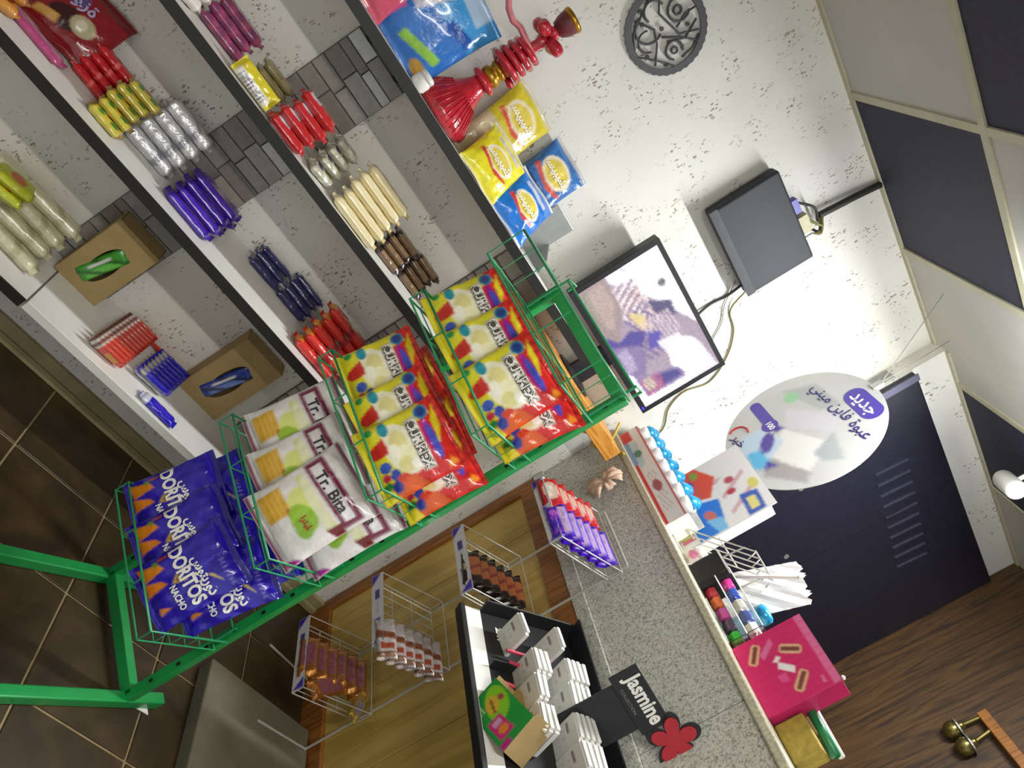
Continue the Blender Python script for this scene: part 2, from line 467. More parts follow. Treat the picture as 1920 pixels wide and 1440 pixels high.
# ------------------------------------------------------------------ shelves on the back wall
def shelf(zt, x0, x1, label, edge=True, th=.028, y=-.32):
    t = thing('wall_shelf', label, 'shelf', ((x0 + x1) / 2, 0, zt), group='white wall shelves')
    h = (x1 - x0) / 2
    bevel(G().box(-h, h, y + (.006 if edge else 0), -.002, -th, 0).build('board', WHITE, t), .002)
    if edge: G().box(-h, h, y, y + .006, -th, .001).build('edge_band', BLACKEDGE, t)
    return t
ZT, Z2, Z3, Z4 = 1.482, 1.134, .782, .338
shelf(ZT, -1.45, 1.19, 'top white wall shelf with black front edge, under the red water pipe')
shelf(Z2, -1.45, 1.22, 'second white wall shelf from the top with black front edge')
shelf(Z3, -1.45, 1.22, 'third white wall shelf from the top with black front edge')
shelf(Z4, -1.45, .145, 'lowest wall shelf section with black edge, under the cream wafer bars')
shelf(Z4 + .004, .15, 1.22, 'lowest white wall shelf section without a black edge, under the cardboard boxes', False)

# grey mosaic strips running up the wall behind the shelves
TG = [mat('grey_mosaic_%d' % i, c, r_, metal=mt, var=.08, scale=40) for i, (c, r_, mt) in enumerate((('#9b978f', .3, .2), ('#928e86', .35, .1), ('#a6a49e', .2, .4), ('#857f77', .4, .0), ('#aaa59b', .5, 0)))]
def strip(x0, x1, z0, z1, label):
    t = thing('mosaic_strip', label, 'wall trim', (x0, -.001, 0), group='grey mosaic strips on the wallpaper')
    wd = x1 - x0
    G().box(0, wd, -.004, 0, z0, z1).build('backing', mat('grey_grout', '#6b6762', .7), t)
    ms = {}
    rnd = random.Random(int(x0 * 100)); z = z0; row = 0
    while z < z1 - .02:
        hgt = min(rnd.choice((.03, .042, .05)), z1 - z)
        n = 2; off = rnd.choice((0, .25 * wd / n))
        xs = [0, wd * (.5 if row % 2 else .42), wd]
        for a in range(2):
            key = (round(xs[a + 1] - xs[a], 3), round(hgt, 3), rnd.randrange(5))
            if key not in ms: ms[key] = G().box(.002, key[0] - .002, -.011, -.003, .002, key[1] - .002).me('mosaic_tile', TG[key[2]])
            link('mosaic_tile', ms[key], t, (xs[a], rnd.uniform(-.001, .001), z))
        z += hgt; row += 1
for (za, zb) in ((Z2, ZT - .028), (Z3, Z2 - .028), (Z4, Z3 - .028)):
    nm = {Z2: 'under the top shelf', Z3: 'under the second shelf', Z4: 'under the third shelf'}[za]
    strip(.09, .295, za + .002, zb - .002, 'grey mosaic strip on the wall %s, left of two' % nm)
    strip(.86, 1.06, za + .002, zb - .002, 'grey mosaic strip on the wall %s, right one behind the rack' % nm)
# bolts under the top shelf bracket
t = thing('shelf_bracket', 'dark shelf bracket with two bolts under the top shelf above the mosaic strip', 'bracket', (.19, 0, ZT - .028))
G().box(-.1, .1, -.05, 0, -.006, 0).build('plate', STEEL, t)
for x in (-.06, .06): G().lathe([(.0, -.022), (.012, -.02), (.014, -.008), (.012, -.006)], 12).build('bolt', DARK, t, (x, -.03, 0), smooth=True)
# folded grey metal plate above the top shelf
t = thing('metal_bracket', 'folded grey metal bracket with one screw standing on the top shelf', 'bracket', (.875, -.004, ZT))
bevel(G().box(-.05, .05, -.004, 0, 0, .17).build('wall_leg', STEEL, t), .001)
bevel(G().box(-.05, .05, -.16, -.004, 0, .004).build('shelf_leg', STEEL, t), .001)
G().prism([(-.16, .004), (-.004, .004), (-.004, .08), (-.10, .05)], .046, .05, 'x').build('side_cheek', STEEL, t)
G().lathe([(0, 0), (.007, .001), (.006, .004), (0, .005)], 10, Matrix.Translation((.051, -.07, .03)) @ Matrix.Rotation(R(90), 4, 'Y')).build('screw', DARK, t)

# ------------------------------------------------------------------ counter
YE = -1.95
t = thing('shop_counter', 'high shop counter with ochre board front, brown trim and grey granite top', 'counter', (1.70, 0, 0))
G().box(.03, .40, YE, -.004, .001, 1.38).build('counter_body', mat('dark_carcass', '#4b3d27', .7), t)
bw = .1925
bm = bevel(link('front_board', G().box(0, .028, -bw + .001, -.001, .10, 1.0).me('front_board', OCHRE), t, (0, -.055, 0)), .0015, 1)
for k in range(1, 9):
    o = bm.copy(); COL.objects.link(o); o.parent = t; o.location = (0, -.055 - k * bw, 0)
bevel(G().box(-.014, .03, -.055, -.004, .001, 1.05).build('end_trim', BROWNWOOD, t), .003)
bevel(G().box(-.014, .03, YE, -.055, .001, .10).build('base_trim', BROWNWOOD, t), .003)
bevel(G().box(-.014, .03, YE, -.055, .98, 1.05).build('top_trim', BROWNWOOD, t), .003)
ledge = bevel(G().box(-.02, .03, YE, -.004, 1.05, 1.095).build('granite_ledge', GRANITE, t), .003)
for k, (ya, yb) in enumerate(((-.004, -.545), (-.547, -1.2), (-1.202, YE))):
    bevel(G().box(-.008, .03, yb, ya, 1.0952, 1.385).build('granite_slab', GRANITE, t), .0015, 1)
bevel(G().box(-.018, .40, YE, -.004, 1.385, 1.41).build('granite_top', mat('pale_granite_edge', '#c9c3aa', .3, var=.15, scale=120), t), .005)

# grey step in front of the counter
s = tag(G().box(0, .45, -1.15, 0, 0, .055).build('floor_step', mat('grey_stone', '#6c6856', .7, var=.14, scale=7), None, (1.225, -.59, .001)), 'low grey stone step on the floor in front of the counter', 'step')
bevel(s, .006)

# ------------------------------------------------------------------ black cabinet in the wall behind the counter
BLK = mat('black_steel', '#1b1b28', .35, var=.1, scale=30)
t = thing('black_cabinet', 'tall black steel cabinet with louvred top behind the counter', 'cabinet', (2.10, -.078, 0))
bevel(G().box(.004, 1.315, -.03, 0, .02, 2.462).build('cabinet_body', BLK, t), .006)
G().box(0, .03, -.034, -.028, .02, 2.466).build('edge_strip', mat('grey_edge', '#57566c', .4), t)
lm = G().box(-.0035, .0035, -.005, 0, -.07, .07).me('louvre', mat('louvre_grey', '#3c3c4e', .35, metal=.3))
k = 0
for x in range(10):
    xx = .36 + x * .062
    M = link('louvre', lm, t, (xx, -.03, 2.25 - .008 * x), (0, R(4), 0))
sm = G().lathe([(0, -.004), (.012, -.003), (.012, 0)], 8, Matrix.Rotation(R(90), 4, 'X')).me('screw', STEEL)
for x, z in ((.02, 1.99), (.16, 1.93), (.2, 1.9), (.5, 1.72), (.56, 1.70), (.62, 1.68)): link('screw', sm, t, (x + .02, -.031, z))
G().box(.598, .602, -.0315, -.03, .05, 2.44).build('door_seam', mat('seam', '#060608', .6), t)

# wooden ledge and brass fittings on the wood wall
t = thing('wooden_ledge', 'brown wooden ledge rail fixed to the wood panel wall', 'ledge', (XR, -.60, 2.05))
bevel(G().box(-.05, 0, -.45, 0, -.02, .02).build('rail', BROWNWOOD, t), .003)
t = thing('brass_fitting', 'pair of round brass fittings hanging below the wooden ledge', 'fitting', (XR - .035, -.63, 1.925))
BRASS = mat('aged_brass', '#8d8048', .28, metal=.85, var=.12, scale=60)
for y in (.02, -.055):
    ball = G().lathe([(.0, -.045), (.015, -.043), (.03, -.03), (.036, -.008), (.03, .014), (.017, .026), (.019, .032), (.012, .04), (.0, .042)], 18).build('ball', BRASS, t, (0, y, 0), smooth=True)
    G().lathe([(.022, -.002), (.038, 0), (.038, .006), (.022, .008)], 18).build('collar', STEEL, ball, (0, 0, .012))
    G().tube([(0, y, .035), (0, y * .8, .11)], .008).build('rod', BRASS, t)

# ------------------------------------------------------------------ wall devices
# recorder box
t = thing('video_recorder', 'flat dark grey recorder box mounted on the speckled wall', 'recorder', (1.28, 0, 2.17))
GREY = mat('slate_grey_plastic', '#20242b', .6, var=.04, scale=10)
bevel(G().box(-.172, .172, -.066, -.012, -.125, .125).build('case', GREY, t), .008, 3)
G().box(-.172, .172, -.0665, -.06, -.127, -.098).build('front_lip', mat('slate_dark', '#191c21', .4), t)
G().box(-.15, -.05, -.012, 0, -.09, .09).build('mount', DARK, t); G().box(.05, .15, -.012, 0, -.09, .09).build('mount', DARK, t)
G().cbox((-.02, -.04, .135), (.05, .03, .025)).build('blue_plug', mat('blue_plug', '#3a37a0', .4), t)
G().cbox((.05, -.042, .14), (.06, .035, .035)).build('beige_plug', mat('beige_plug', '#b7b08a', .5), t)
for i in range(4): G().lathe([(.0, 0), (.008, .002), (.008, .03), (.005, .034)], 10).build('silver_plug', STEEL, t, (.09 + .014 * (i % 2), -.03 - .013 * (i // 2), .122))
CABLE = mat('black_cable', '#2b2a24', .5); CABLEY = mat('yellowed_cable', '#7d7744', .5)
def cable(name, label, pts, r, m, n=6):
    # smooth the polyline
    P = [Vector(p) for p in pts]; out = []
    for i in range(len(P) - 1):
        p0, p1, p2, p3 = P[max(i - 1, 0)], P[i], P[i + 1], P[min(i + 2, len(P) - 1)]
        for k in range(6):
            t_ = k / 6
            out.append(.5 * ((2 * p1) + (p2 - p0) * t_ + (2 * p0 - 5 * p1 + 4 * p2 - p3) * t_ ** 2 + (3 * p1 - p0 - 3 * p2 + p3) * t_ ** 3))
    out.append(P[-1])
    c = P[0]
    return tag(G().tube([p - c for p in out], r, n).build(name, m, None, c, smooth=True), label, 'cable')
cable('cable_bundle', 'thick black cable bundle from the recorder up to the ceiling', [(1.345, -.03, 2.37), (1.352, -.028, 2.43), (1.36, -.024, 2.50), (1.375, -.018, 2.595)], .013, CABLE)
for i, (a, b) in enumerate((((1.255, -.04, 2.318), (1.30, -.03, 2.36)), ((1.33, -.045, 2.328), (1.37, -.035, 2.36)), ((1.37, -.03, 2.33), (1.385, -.03, 2.345)), ((1.385, -.043, 2.33), (1.395, -.03, 2.35)))):
    cable('plug_cable', ['thin cable looping from the blue plug of the recorder', 'thin cable from the beige plug of the recorder', 'thin cable from the first silver plug of the recorder', 'thin cable from the outer silver plug of the recorder'][i],
          [a, (b[0], b[1] - .02, b[2]), (1.36, -.03, 2.36 + .006 * i), (1.345, -.03, 2.385)], .0045, CABLEY if i % 2 else CABLE)
cable('video_cable', 'dark cable running down the wall from the recorder to the monitor', [(1.42, -.03, 2.046), (1.44, -.008, 1.99), (1.435, -.006, 1.93), (1.44, -.02, 1.86), (1.44, -.05, 1.80)], .005, CABLE)
cable('yellow_cable', 'thin yellowish cable hanging in curves on the wall beside the monitor', [(1.452, -.03, 2.046), (1.50, -.006, 1.98), (1.58, -.006, 1.96), (1.66, -.006, 1.90), (1.72, -.006, 1.80), (1.70, -.006, 1.70), (1.73, -.006, 1.62), (1.80, -.006, 1.56), (1.83, -.006, 1.44)], .003, CABLEY)
cable('grey_cable', 'faint grey cable stuck on the wall below the recorder', [(1.41, -.006, 2.04), (1.47, -.006, 1.97), (1.53, -.006, 1.93), (1.60, -.006, 1.83), (1.67, -.006, 1.74)], .0025, mat('grey_cable', '#a5a49a', .5))

# orange wooden wall shelf and monitor
t = thing('monitor_shelf', 'orange wooden wall shelf holding the monitor behind the green rack', 'shelf', (1.30, 0, 1.395))
bevel(G().box(-.31, .33, -.22, -.002, -.06, 0).build('shelf_board', ORANGEWOOD, t), .003)
for x in (-.10, .24): G().prism([(-.002, -.06), (-.15, -.06), (-.002, -.14)], x - .008, x + .008, 'x').build('shelf_support', ORANGEWOOD, t)

t = thing('monitor', 'black framed monitor on the wall shelf showing a shop camera picture', 'monitor', (1.335, -.10, 1.3955), (0, 0, 0))
wM, z0, z1 = .275, .135, .468
bevel(G().box(-wM, wM, -.012, .03, z0, z1).build('housing', DARK, t), .004)
fr = .016
for nm, b_ in (('bezel', (-wM, wM, z0, z0 + .02)), ('bezel', (-wM, wM, z1 - fr, z1)), ('bezel', (-wM, -wM + fr, z0 + .02, z1 - fr)), ('bezel', (wM - fr, wM, z0 + .02, z1 - fr))):
    G().box(b_[0], b_[1], -.017, -.012, b_[2], b_[3]).build(nm, DARK, t)
sp = painter('#9a8a98', [
    ('p', [(0, .55), (.45, 1), (0, 1)], '#f3f2f6'), ('p', [(0, .45), (.1, .5), (.62, 1.0), (.2, 1)], '#f5f4f8'), ('r', .1, .3, .35, .62, '#d7c9cc'), ('p', [(0, .3), (.25, .6), (.12, .68), (0, .52)], '#e6dfe2'),
    ('s', 30, .05, .45, .16, .34, .48, .62, '#b68f8f'), ('s', 75, .04, .4, .14, .36, .5, .66, '#f0e2dc'),
    ('s', 20, .05, .5, .1, .36, .62, .6, '#7d6c80'), ('s', 130, .06, .4, .3, .3, .7, .62, '#6a5a86'), ('p', [(0, 0), (.36, .02), (.46, .12), (.28, .34), (0, .36)], '#8f7f80'), ('p', [(.04, .05), (.3, .06), (.36, .16), (.2, .3), (.02, .3)], '#a3918a'),
    ('p', [(.36, .02), (.48, 0), (.58, .30), (.50, .46), (.42, .30), (.46, .12)], '#4a3f86'), ('p', [(.46, .0), (.74, 0), (.78, .2), (.62, .34), (.55, .3)], '#7c6a90'),
    ('p', [(.3, .62), (.42, .64), (.5, .84), (.38, .86)], '#4c4468'), ('p', [(.3, .36), (.46, .42), (.5, .56), (.36, .5)], '#c9b480'), ('s', 50, .06, .5, .42, .44, .62, .78, '#8d7a8c'), ('s', 100, .045, .35, .42, .44, .64, .8, '#cdbdc6'),
    ('p', [(.5, .46), (.62, .38), (.64, .5), (.54, .6)], '#54489a'), ('p', [(.6, .5), (1, .62), (1, .98), (.78, .92), (.62, .74)], '#d9d2dc'), ('e', .82, .72, .16, .2, 0, '#fdfdff'),
    ('p', [(.76, .08), (.96, .04), (.93, .62), (.84, .56), (.8, .3)], '#7a6a96'), ('p', [(.82, .30), (.92, .3), (.92, .56), (.86, .54)], '#3c3478'), ('s', 60, .05, .5, .8, .1, .94, .34, '#b0506a'), ('s', 120, .04, .4, .8, .12, .9, .24, '#c9d0a0'),
    ('p', [(.7, .0), (1, .0), (1, .1), (.72, .06)], '#e9e8ea'), ('p', [(.94, .05), (1, .05), (1, .62), (.95, .6)], '#f2f1f5'), ('s', 95, .02, .3, .52, .04, .7, .16, '#d9d2e6'),
    ('e', .24, .86, .03, .05, 0, '#5a5a60'), ('s', 20, .03, .4, .02, .02, .3, .1, '#6d7a60')])
_sr = random.Random(3)
def screen_paint(u, v):
    acc = [0, 0, 0]
    for k in range(3):
        c = sp(u + _sr.gauss(0, .006), v + _sr.gauss(0, .008))
        for i in range(3): acc[i] += c[i] / 3
    j = _sr.uniform(.85, 1.12)
    return tuple(x * j for x in acc)
sc = card('screen', 2 * (wM - fr), z1 - fr - z0 - .02, screen_paint, print_mat('monitor_picture', .2, .3, 0, emit=1.0), 110, 72, .001)
link('screen', sc, t, (0, -.0135, z0 + .02))
G().cbox((wM - .02, -.018, z0 + .010), (.012, .002, .008)).build('power_light', mat('blue_led', '#2a28e0', .4, var=0, emit=1.2), t)
G().box(-.04, .04, -.005, .012, .012, z0 + .01).build('stand_neck', DARK, t)
bevel(G().lathe([(.085, 0), (.085, .006), (.05, .014), (.0, .014)], 24).build('stand_base', DARK, t), .001)

# round openwork medallion
t = thing('wall_medallion', 'round dark openwork calligraphy medallion on the upper wall', 'wall art', (.56, -.006, 2.17))
MED = mat('medallion_grey', '#55555a', .5, var=.05)
ring = []
g = G(); n = 72
for r0, r1, y in ((.104, .122, 0),):
    pts = []
    for k in range(n):
        a = 2 * PI * k / n; ro = r1 + (.003 if k % 2 else 0)
        pts.append((math.cos(a), math.sin(a), ro))
    i0 = 0
    for yy in (0, -.006):
        for c_, s_, ro in pts:
            g.v.append(Vector((c_ * ro, yy, s_ * ro))); g.v.append(Vector((c_ * r0, yy, s_ * r0)))
    for k in range(n):
        k2 = (k + 1) % n; a, b, c_, d = 2 * k, 2 * k + 1, 2 * k2 + 1, 2 * k2; o_ = 2 * n
        g.f += [(a, b, c_, d), (a + o_, d + o_, c_ + o_, b + o_), (a, d, d + o_, a + o_), (b, b + o_, c_ + o_, c_)]
g.build('outer_ring', MED, t)
def stroke(pts, r=.006, nm='stroke'): G().tube([(x, -.003, z) for x, z in pts], r, 6, flat=.5).build(nm, MED, t, smooth=True)
def hook(cx, cz, r, a0, a1, wd=.006): stroke([(cx + r * math.cos(R(a0 + (a1 - a0) * i / 10)), cz + r * math.sin(R(a0 + (a1 - a0) * i / 10))) for i in range(11)], wd)
hook(-.03, .055, .032, 150, 420, .007); hook(-.03, .052, .012, 0, 360, .007); hook(.062, -.002, .026, 60, 330, .007); hook(.062, -.002, .009, 0, 350, .006)
hook(-.03, -.045, .04, 190, 400, .007); hook(.0, -.06, .03, 160, 350, .006); hook(-.062, -.01, .03, 100, 300, .007)
stroke([(-.09, .02), (-.05, .0), (-.01, .015), (.03, .03), (.05, .085)], .006); stroke([(.01, -.02), (.04, .03), (.075, .07)], .006); stroke([(.02, .09), (.05, .04), (.03, -.01)], .006)
stroke([(-.07, -.07), (-.02, -.03), (.02, -.04), (.07, -.07)], .006); stroke([(-.01, .1), (-.01, .07), (.01, .03)], .006); stroke([(.06, .08), (.085, .05), (.09, .01)], .006)
for x, z in ((-.07, .05), (-.05, -.055), (.035, -.08), (.02, .062), (.085, -.04), (-.085, -.045), (-.01, -.01)): hook(x, z, .004, 0, 360, .005)
stroke([(-.1, -.01), (-.04, -.09), (.0, -.105)], .006); stroke([(.1, -.02), (.06, -.06), (.02, -.105)], .005)


# ------------------------------------------------------------------ green snack rack
RK = thing('snack_rack', 'green metal snack rack with four wire baskets standing on the floor', 'rack', (.92, -.70, .002), (0, 0, R(-60.7)))
GW = mat('green_wire', '#2f9a63', .3, var=.05, coat=.2)
hw = .178
for sgn, nm in ((-1, 'post'), (1, 'post')):
    p = bevel(G().box(sgn * hw - .014, sgn * hw + .014, -.014, .014, .02, 1.52).build(nm, GREEN, RK), .002)
    for k in range(16): G().cbox((sgn * hw, -.0145, .12 + k * .09), (.008, .001, .012)).build('slot', mat('slot_black', '#0d140f', .8), p)
    bevel(G().box(sgn * hw - .016, sgn * hw + .016, -.36, .12, .0, .036).build('foot', GREEN, RK), .004)
bevel(G().box(-hw, hw, -.013, .013, 1.492, 1.52).build('top_bar', GREEN, RK), .002)
bevel(G().box(-hw, hw, -.014, .014, .02, .055).build('base_bar', GREEN, RK), .002)
tag_ = G().prism([(-.03, .0), (.02, .004), (.0, .006)], -.02, .02, 'x')

def basket(z, depth=.265, wd=.40, ht=.04, nf=5):
    """shallow wire tray hooked on the posts: rim with looped ends, floor wires along it"""
    h = wd / 2; bk = -.02; rr = .018
    b = link('basket', G().tube([(-h, bk, ht), (-h, -depth, ht), (h, -depth, ht), (h, bk, ht)], .0032, 8).me('basket_rim', GW, True), RK, (0, 0, z))
    G().tube([(-h, bk, 0), (-h, -depth, 0), (h, -depth, 0), (h, bk, 0)], .0028, 6, True).build('floor_frame', GW, b)
    for k in range(1, nf):
        y = bk + (-depth - bk) * k / nf
        G().tube([(-h, y, ht), (-h, y, 0), (h, y, 0), (h, y, ht)], .0017, 5).build('floor_wire', GW, b)
    for x in ((-h, -h / 3, h / 3, h) if nf > 3 else (-h, h * .3, h)):
        G().tube([(x, bk, 0), (x, -depth, 0), (x, -depth, ht)], .0019, 5).build('cross_wire', GW, b)
    for s in (-1, 1):
        G().tube([(s * hw, bk, 0), (s * hw, bk, ht + .03), (s * hw, .018, ht + .035), (s * hw, .018, ht + .01)], .004, 6).build('hook', GW, b)
    G().tube([(-hw, bk, ht + .025), (hw, bk, ht + .025)], .003, 6).build('back_wire', GW, b)
    return b
BZ = (.325, .652, .95, 1.215)
for z in BZ: basket(z)
basket(1.425, .25, .40, .10, 3)

# ---- the bags' prints
def doritos():
    return painter('#2312a4', [('s', 70, .4, .12, 0, 0, 1, 1, '#2a18b4'), ('p', [(.06, .06), (.30, .10), (.24, .34), (.14, .30)], '#e2891d'), ('p', [(.30, .08), (.50, .06), (.46, .30), (.38, .26)], '#d97d14'), ('p', [(.70, .12), (.80, .1), (.78, .24)], '#e08a2c'),
        ('p', [(.40, .42), (.50, .34), (.55, .50)], '#d9b23a'), ('p', [(.43, .43), (.49, .38), (.52, .47)], '#5a3208'), ('p', [(.62, .66), (.86, .80), (.66, .72)], '#e0c45a'), ('r', .06, .3, .1, .4, '#c8402c'), ('e', .12, .27, .04, .03, 0, '#78a02e'),
        ('s', 20, .06, .35, .5, .82, .95, .86, '#8f86d6'), ('r', .0, .95, 1, 1, '#1b0f86')])
def currex():
    return painter('#d92a26', [('p', [(0, 0), (1, 0), (1, .28), (.6, .36), (0, .30)], '#e6de2a'), ('p', [(0, .26), (.3, .4), (.2, .9), (0, .8)], '#e6de2a'), ('p', [(.78, .12), (1, .2), (1, .55), (.80, .45)], '#e2601c'),
        ('e', .46, .45, .36, .19, 8, '#f6f3d6'), ('e', .36, .44, .16, .10, 0, '#ebe29a'), ('e', .54, .49, .13, .09, 30, '#fbf7cc'), ('e', .66, .42, .11, .08, 0, '#ece49c'), ('e', .45, .36, .1, .06, 0, '#fdfbe6'), ('e', .7, .52, .07, .05, 0, '#fffdf0'),
        ('p', [(.22, .30), (.30, .10), (.44, .10), (.44, .30)], '#d02c26'), ('e', .36, .19, .09, .12, 0, '#d02c26'), ('e', .58, .19, .07, .07, 0, '#2a50b8'), ('e', .12, .34, .10, .06, 0, '#1a96a8'), ('e', .08, .18, .05, .05, 0, '#2aa048'),
        ('e', .72, .26, .08, .06, 0, '#2a46b0'), ('e', .80, .30, .06, .05, 0, '#d84a2a'), ('e', .86, .22, .07, .06, 0, '#203a9a'), ('e', .70, .15, .05, .05, 0, '#c82a4a'), ('e', .9, .12, .06, .05, 0, '#e8d22a'), ('e', .80, .12, .05, .06, 0, '#1f8a40'),
        ('p', [(.16, .58), (.84, .56), (.86, .70), (.14, .72)], '#cfcac0'), ('p', [(.2, .6), (.8, .58), (.82, .68), (.18, .7)], '#5d5a50'),
        ('e', .52, .785, .28, .055, 0, '#a3219a'), ('e', .56, .80, .24, .04, 0, '#4a55c4'), ('e', .14, .80, .10, .08, 0, '#2a86b0'), ('e', .14, .80, .07, .055, 0, '#27408c'), ('p', [(.3, .86), (.62, .84), (.4, .93), (.1, .95)], '#e9d62a'), ('p', [(.8, .88), (.96, .8), (.9, .94)], '#e88a22'),
        ('s', 12, .12, .35, 0, .94, 1, 1, '#b21c1e')])
def trbita():
    return painter('#e9e6e4', [('r', 0, .0, 1, .04, '#7c2a52'), ('p', [(.1, .10), (.46, .10), (.46, .34), (.1, .34)], '#e6b84a'), ('s', 90, .05, .4, .12, .12, .44, .32, '#d9a436'), ('p', [(.40, .30), (.62, .28), (.62, .38), (.40, .40)], '#c05a34'),
        ('e', .44, .46, .22, .13, 0, '#e4ea8a'), ('e', .60, .40, .2, .11, 10, '#9cc832'), ('e', .70, .36, .14, .08, 0, '#8ab82a'), ('p', [(.1, .50), (.9, .52), (.9, .62), (.1, .58)], '#dfe59a'), ('e', .5, .56, .4, .05, 0, '#ecefc6'),
        ('p', [(.04, .62), (.96, .66), (.96, .86), (.04, .82)], '#7a2248'), ('p', [(.1, .66), (.9, .70), (.9, .80), (.1, .77)], '#f1eff0'), ('r', .0, .96, 1, 1, '#7c2a52'), ('p', [(.86, .5), (1, .56), (1, .66), (.88, .66)], '#7c2020'), ('p', [(.9, .04), (1, .06), (1, .2), (.94, .14)], '#b02a9a')])
WT = mat('white_print', '#f2f0ea', .35, var=0); DKT = mat('dark_print', '#3a3732', .4, var=0); NAVYT = mat('navy_print', '#2b2470', .4, var=0); REDT = mat('red_print', '#c01e2c', .4, var=0)

def bag_kind(name, wd, h, t_, paint, seed, words, m=None, back=None, wr=.005):
    me, surf = pillow(name, wd, h, t_, paint, m or FOIL, 44, 56, .055, back, seed, wr)
    letters = []
    for body, size, cx, cz, mt, bold, sx, slope in words:
        v, f = text_vf(body, size, bold)
        pts = []
        for p in v:
            x = cx + p[0] * sx; z = cz + p[1] + p[0] * sx * slope
            pts.append((x, surf(x, z) - .003, z))
        letters.append(mesh('lettering', pts, f, mt))
    return name, me, letters
def put_bag(kind, label, group, loc, tilt, yaw=0, roll=0, parent=None):
    name, me, letters = kind
    o = tag(link(name, me, None, (0, 0, 0), (0, 0, 0)), label, 'snack bag', group)
    if parent is not None:      # place in the parent's frame but stay top-level
        M = Matrix.Translation(parent.location) @ parent.rotation_euler.to_matrix().to_4x4()
        from_ = M @ Matrix.Translation(loc) @ Matrix.Rotation(yaw, 4, 'Z') @ Matrix.Rotation(-tilt, 4, 'X') @ Matrix.Rotation(roll, 4, 'Y')
        o.location = from_.translation; o.rotation_euler = from_.to_euler()
    else:
        o.location = loc; o.rotation_euler = (-tilt, roll, yaw)
    for l in letters: link('lettering', l, o)
    return o
K_DOR = bag_kind('tortilla_chip_bag', .17, .235, .045, doritos(), 3, [('DORITOS', .046, -.002, .115, WT, .0018, .72, .0), ('\uFEB1\uFEEE\uFE98\uFEF3\uFEAD\uFEED\uFEA9', .032, .02, .152, WT, .0012, .85, .0), ('NACHO', .022, .034, .078, WT, .0008, .75, .0)], None, None, .008)
K_CUR = bag_kind('puffed_snack_bag', .185, .202, .052, currex(), 5, [('CURREX', .032, .0, .129, WT, .0018, .95, -.03), ('CURREX', .032, .0015, .127, mat('grey_letter', '#57544c', .4, var=0), .0004, .95, -.03)], None, None, .007)
K_TRB = bag_kind('cracker_bag', .20, .25, .06, trbita(), 9, [('Tr. Bita', .036, .0, .182, DKT, .0008, 1., .04), ('\uFE8D\uFEAD\uFE98\uFEF4\uFE8E', .02, .03, .1, REDT, .0004, 1., 0)])

pl = 'leaning in the green rack'
lay = ((BZ[3], K_CUR, 'colourful puffed snack bag', 'top basket', [(-.125, -.205, .0, 14, 3, 14), (.0, -.21, .0, 14, 0, 17), (.12, -.215, .0, 14, -3, 20)], [(-.10, -.12, .0, 12, 2, 10), (.02, -.12, .0, 12, -3, 12), (.13, -.125, .0, 12, 2, 12)]),
       (BZ[2], K_CUR, 'colourful puffed snack bag', 'second basket', [(-.12, -.20, .006, 15, 2, 15), (.02, -.205, .003, 14, -2, 17), (.12, -.222, .0, 14, 1, 21)], [(-.09, -.115, .01, 12, -2, 10), (.04, -.12, .01, 12, 3, 12), (.14, -.125, .0, 12, -1, 12)]),
       (BZ[1], K_TRB, 'white maroon cracker bag', 'third basket', [(-.12, -.195, .02, 16, 3, 18), (-.005, -.20, .008, 16, 2, 20), (.11, -.21, .0, 17, -3, 22)], [(-.02, -.11, .03, 12, 4, 12), (.12, -.115, .02, 12, -2, 14)]),
       (BZ[0], K_DOR, 'purple tortilla chip bag', 'lowest basket', [(-.125, -.235, .0, 18, 4, 16), (-.005, -.235, .0, 18, 0, 18), (.11, -.235, .0, 18, -3, 20)], [(-.125, -.165, .035, 20, -3, 10), (.0, -.165, .03, 20, 2, 12), (.12, -.165, .03, 20, 3, 14), (-.09, -.095, .065, 20, 5, 6), (.08, -.095, .06, 20, -4, 6)]))
posn = ('left end', 'middle', 'right end')
for z, kind, what, bk, front, rear in lay:
    for i, (x, y, dz, ti, ro, yw) in enumerate(front):
        put_bag(kind, '%s, front row %s of the %s' % (what, posn[i], bk), '%s bags' % kind[0].replace('_', ' '), (x, y, z + .006 + max(dz, 0)), R(ti), R(yw), R(ro), RK)
    for i, (x, y, dz, ti, ro, yw) in enumerate(rear):
        put_bag(kind, '%s, %s behind the front row, %s' % (what, ('left one', 'middle one', 'right one', 'rearmost left one', 'rearmost right one')[i], bk), '%s bags' % kind[0].replace('_', ' '), (x, y, z + .006 + dz), R(ti), R(yw), R(ro), RK)
# small paper tag lying by the rack foot
tag(G().prism([(0, 0), (.07, .005), (.045, .05), (.02, .045)], 0, .003, 'z').build('paper_scrap', WHITEPL, None, (1.03, -.845, .003)), 'torn white paper scrap on the floor beside the rack foot', 'paper')

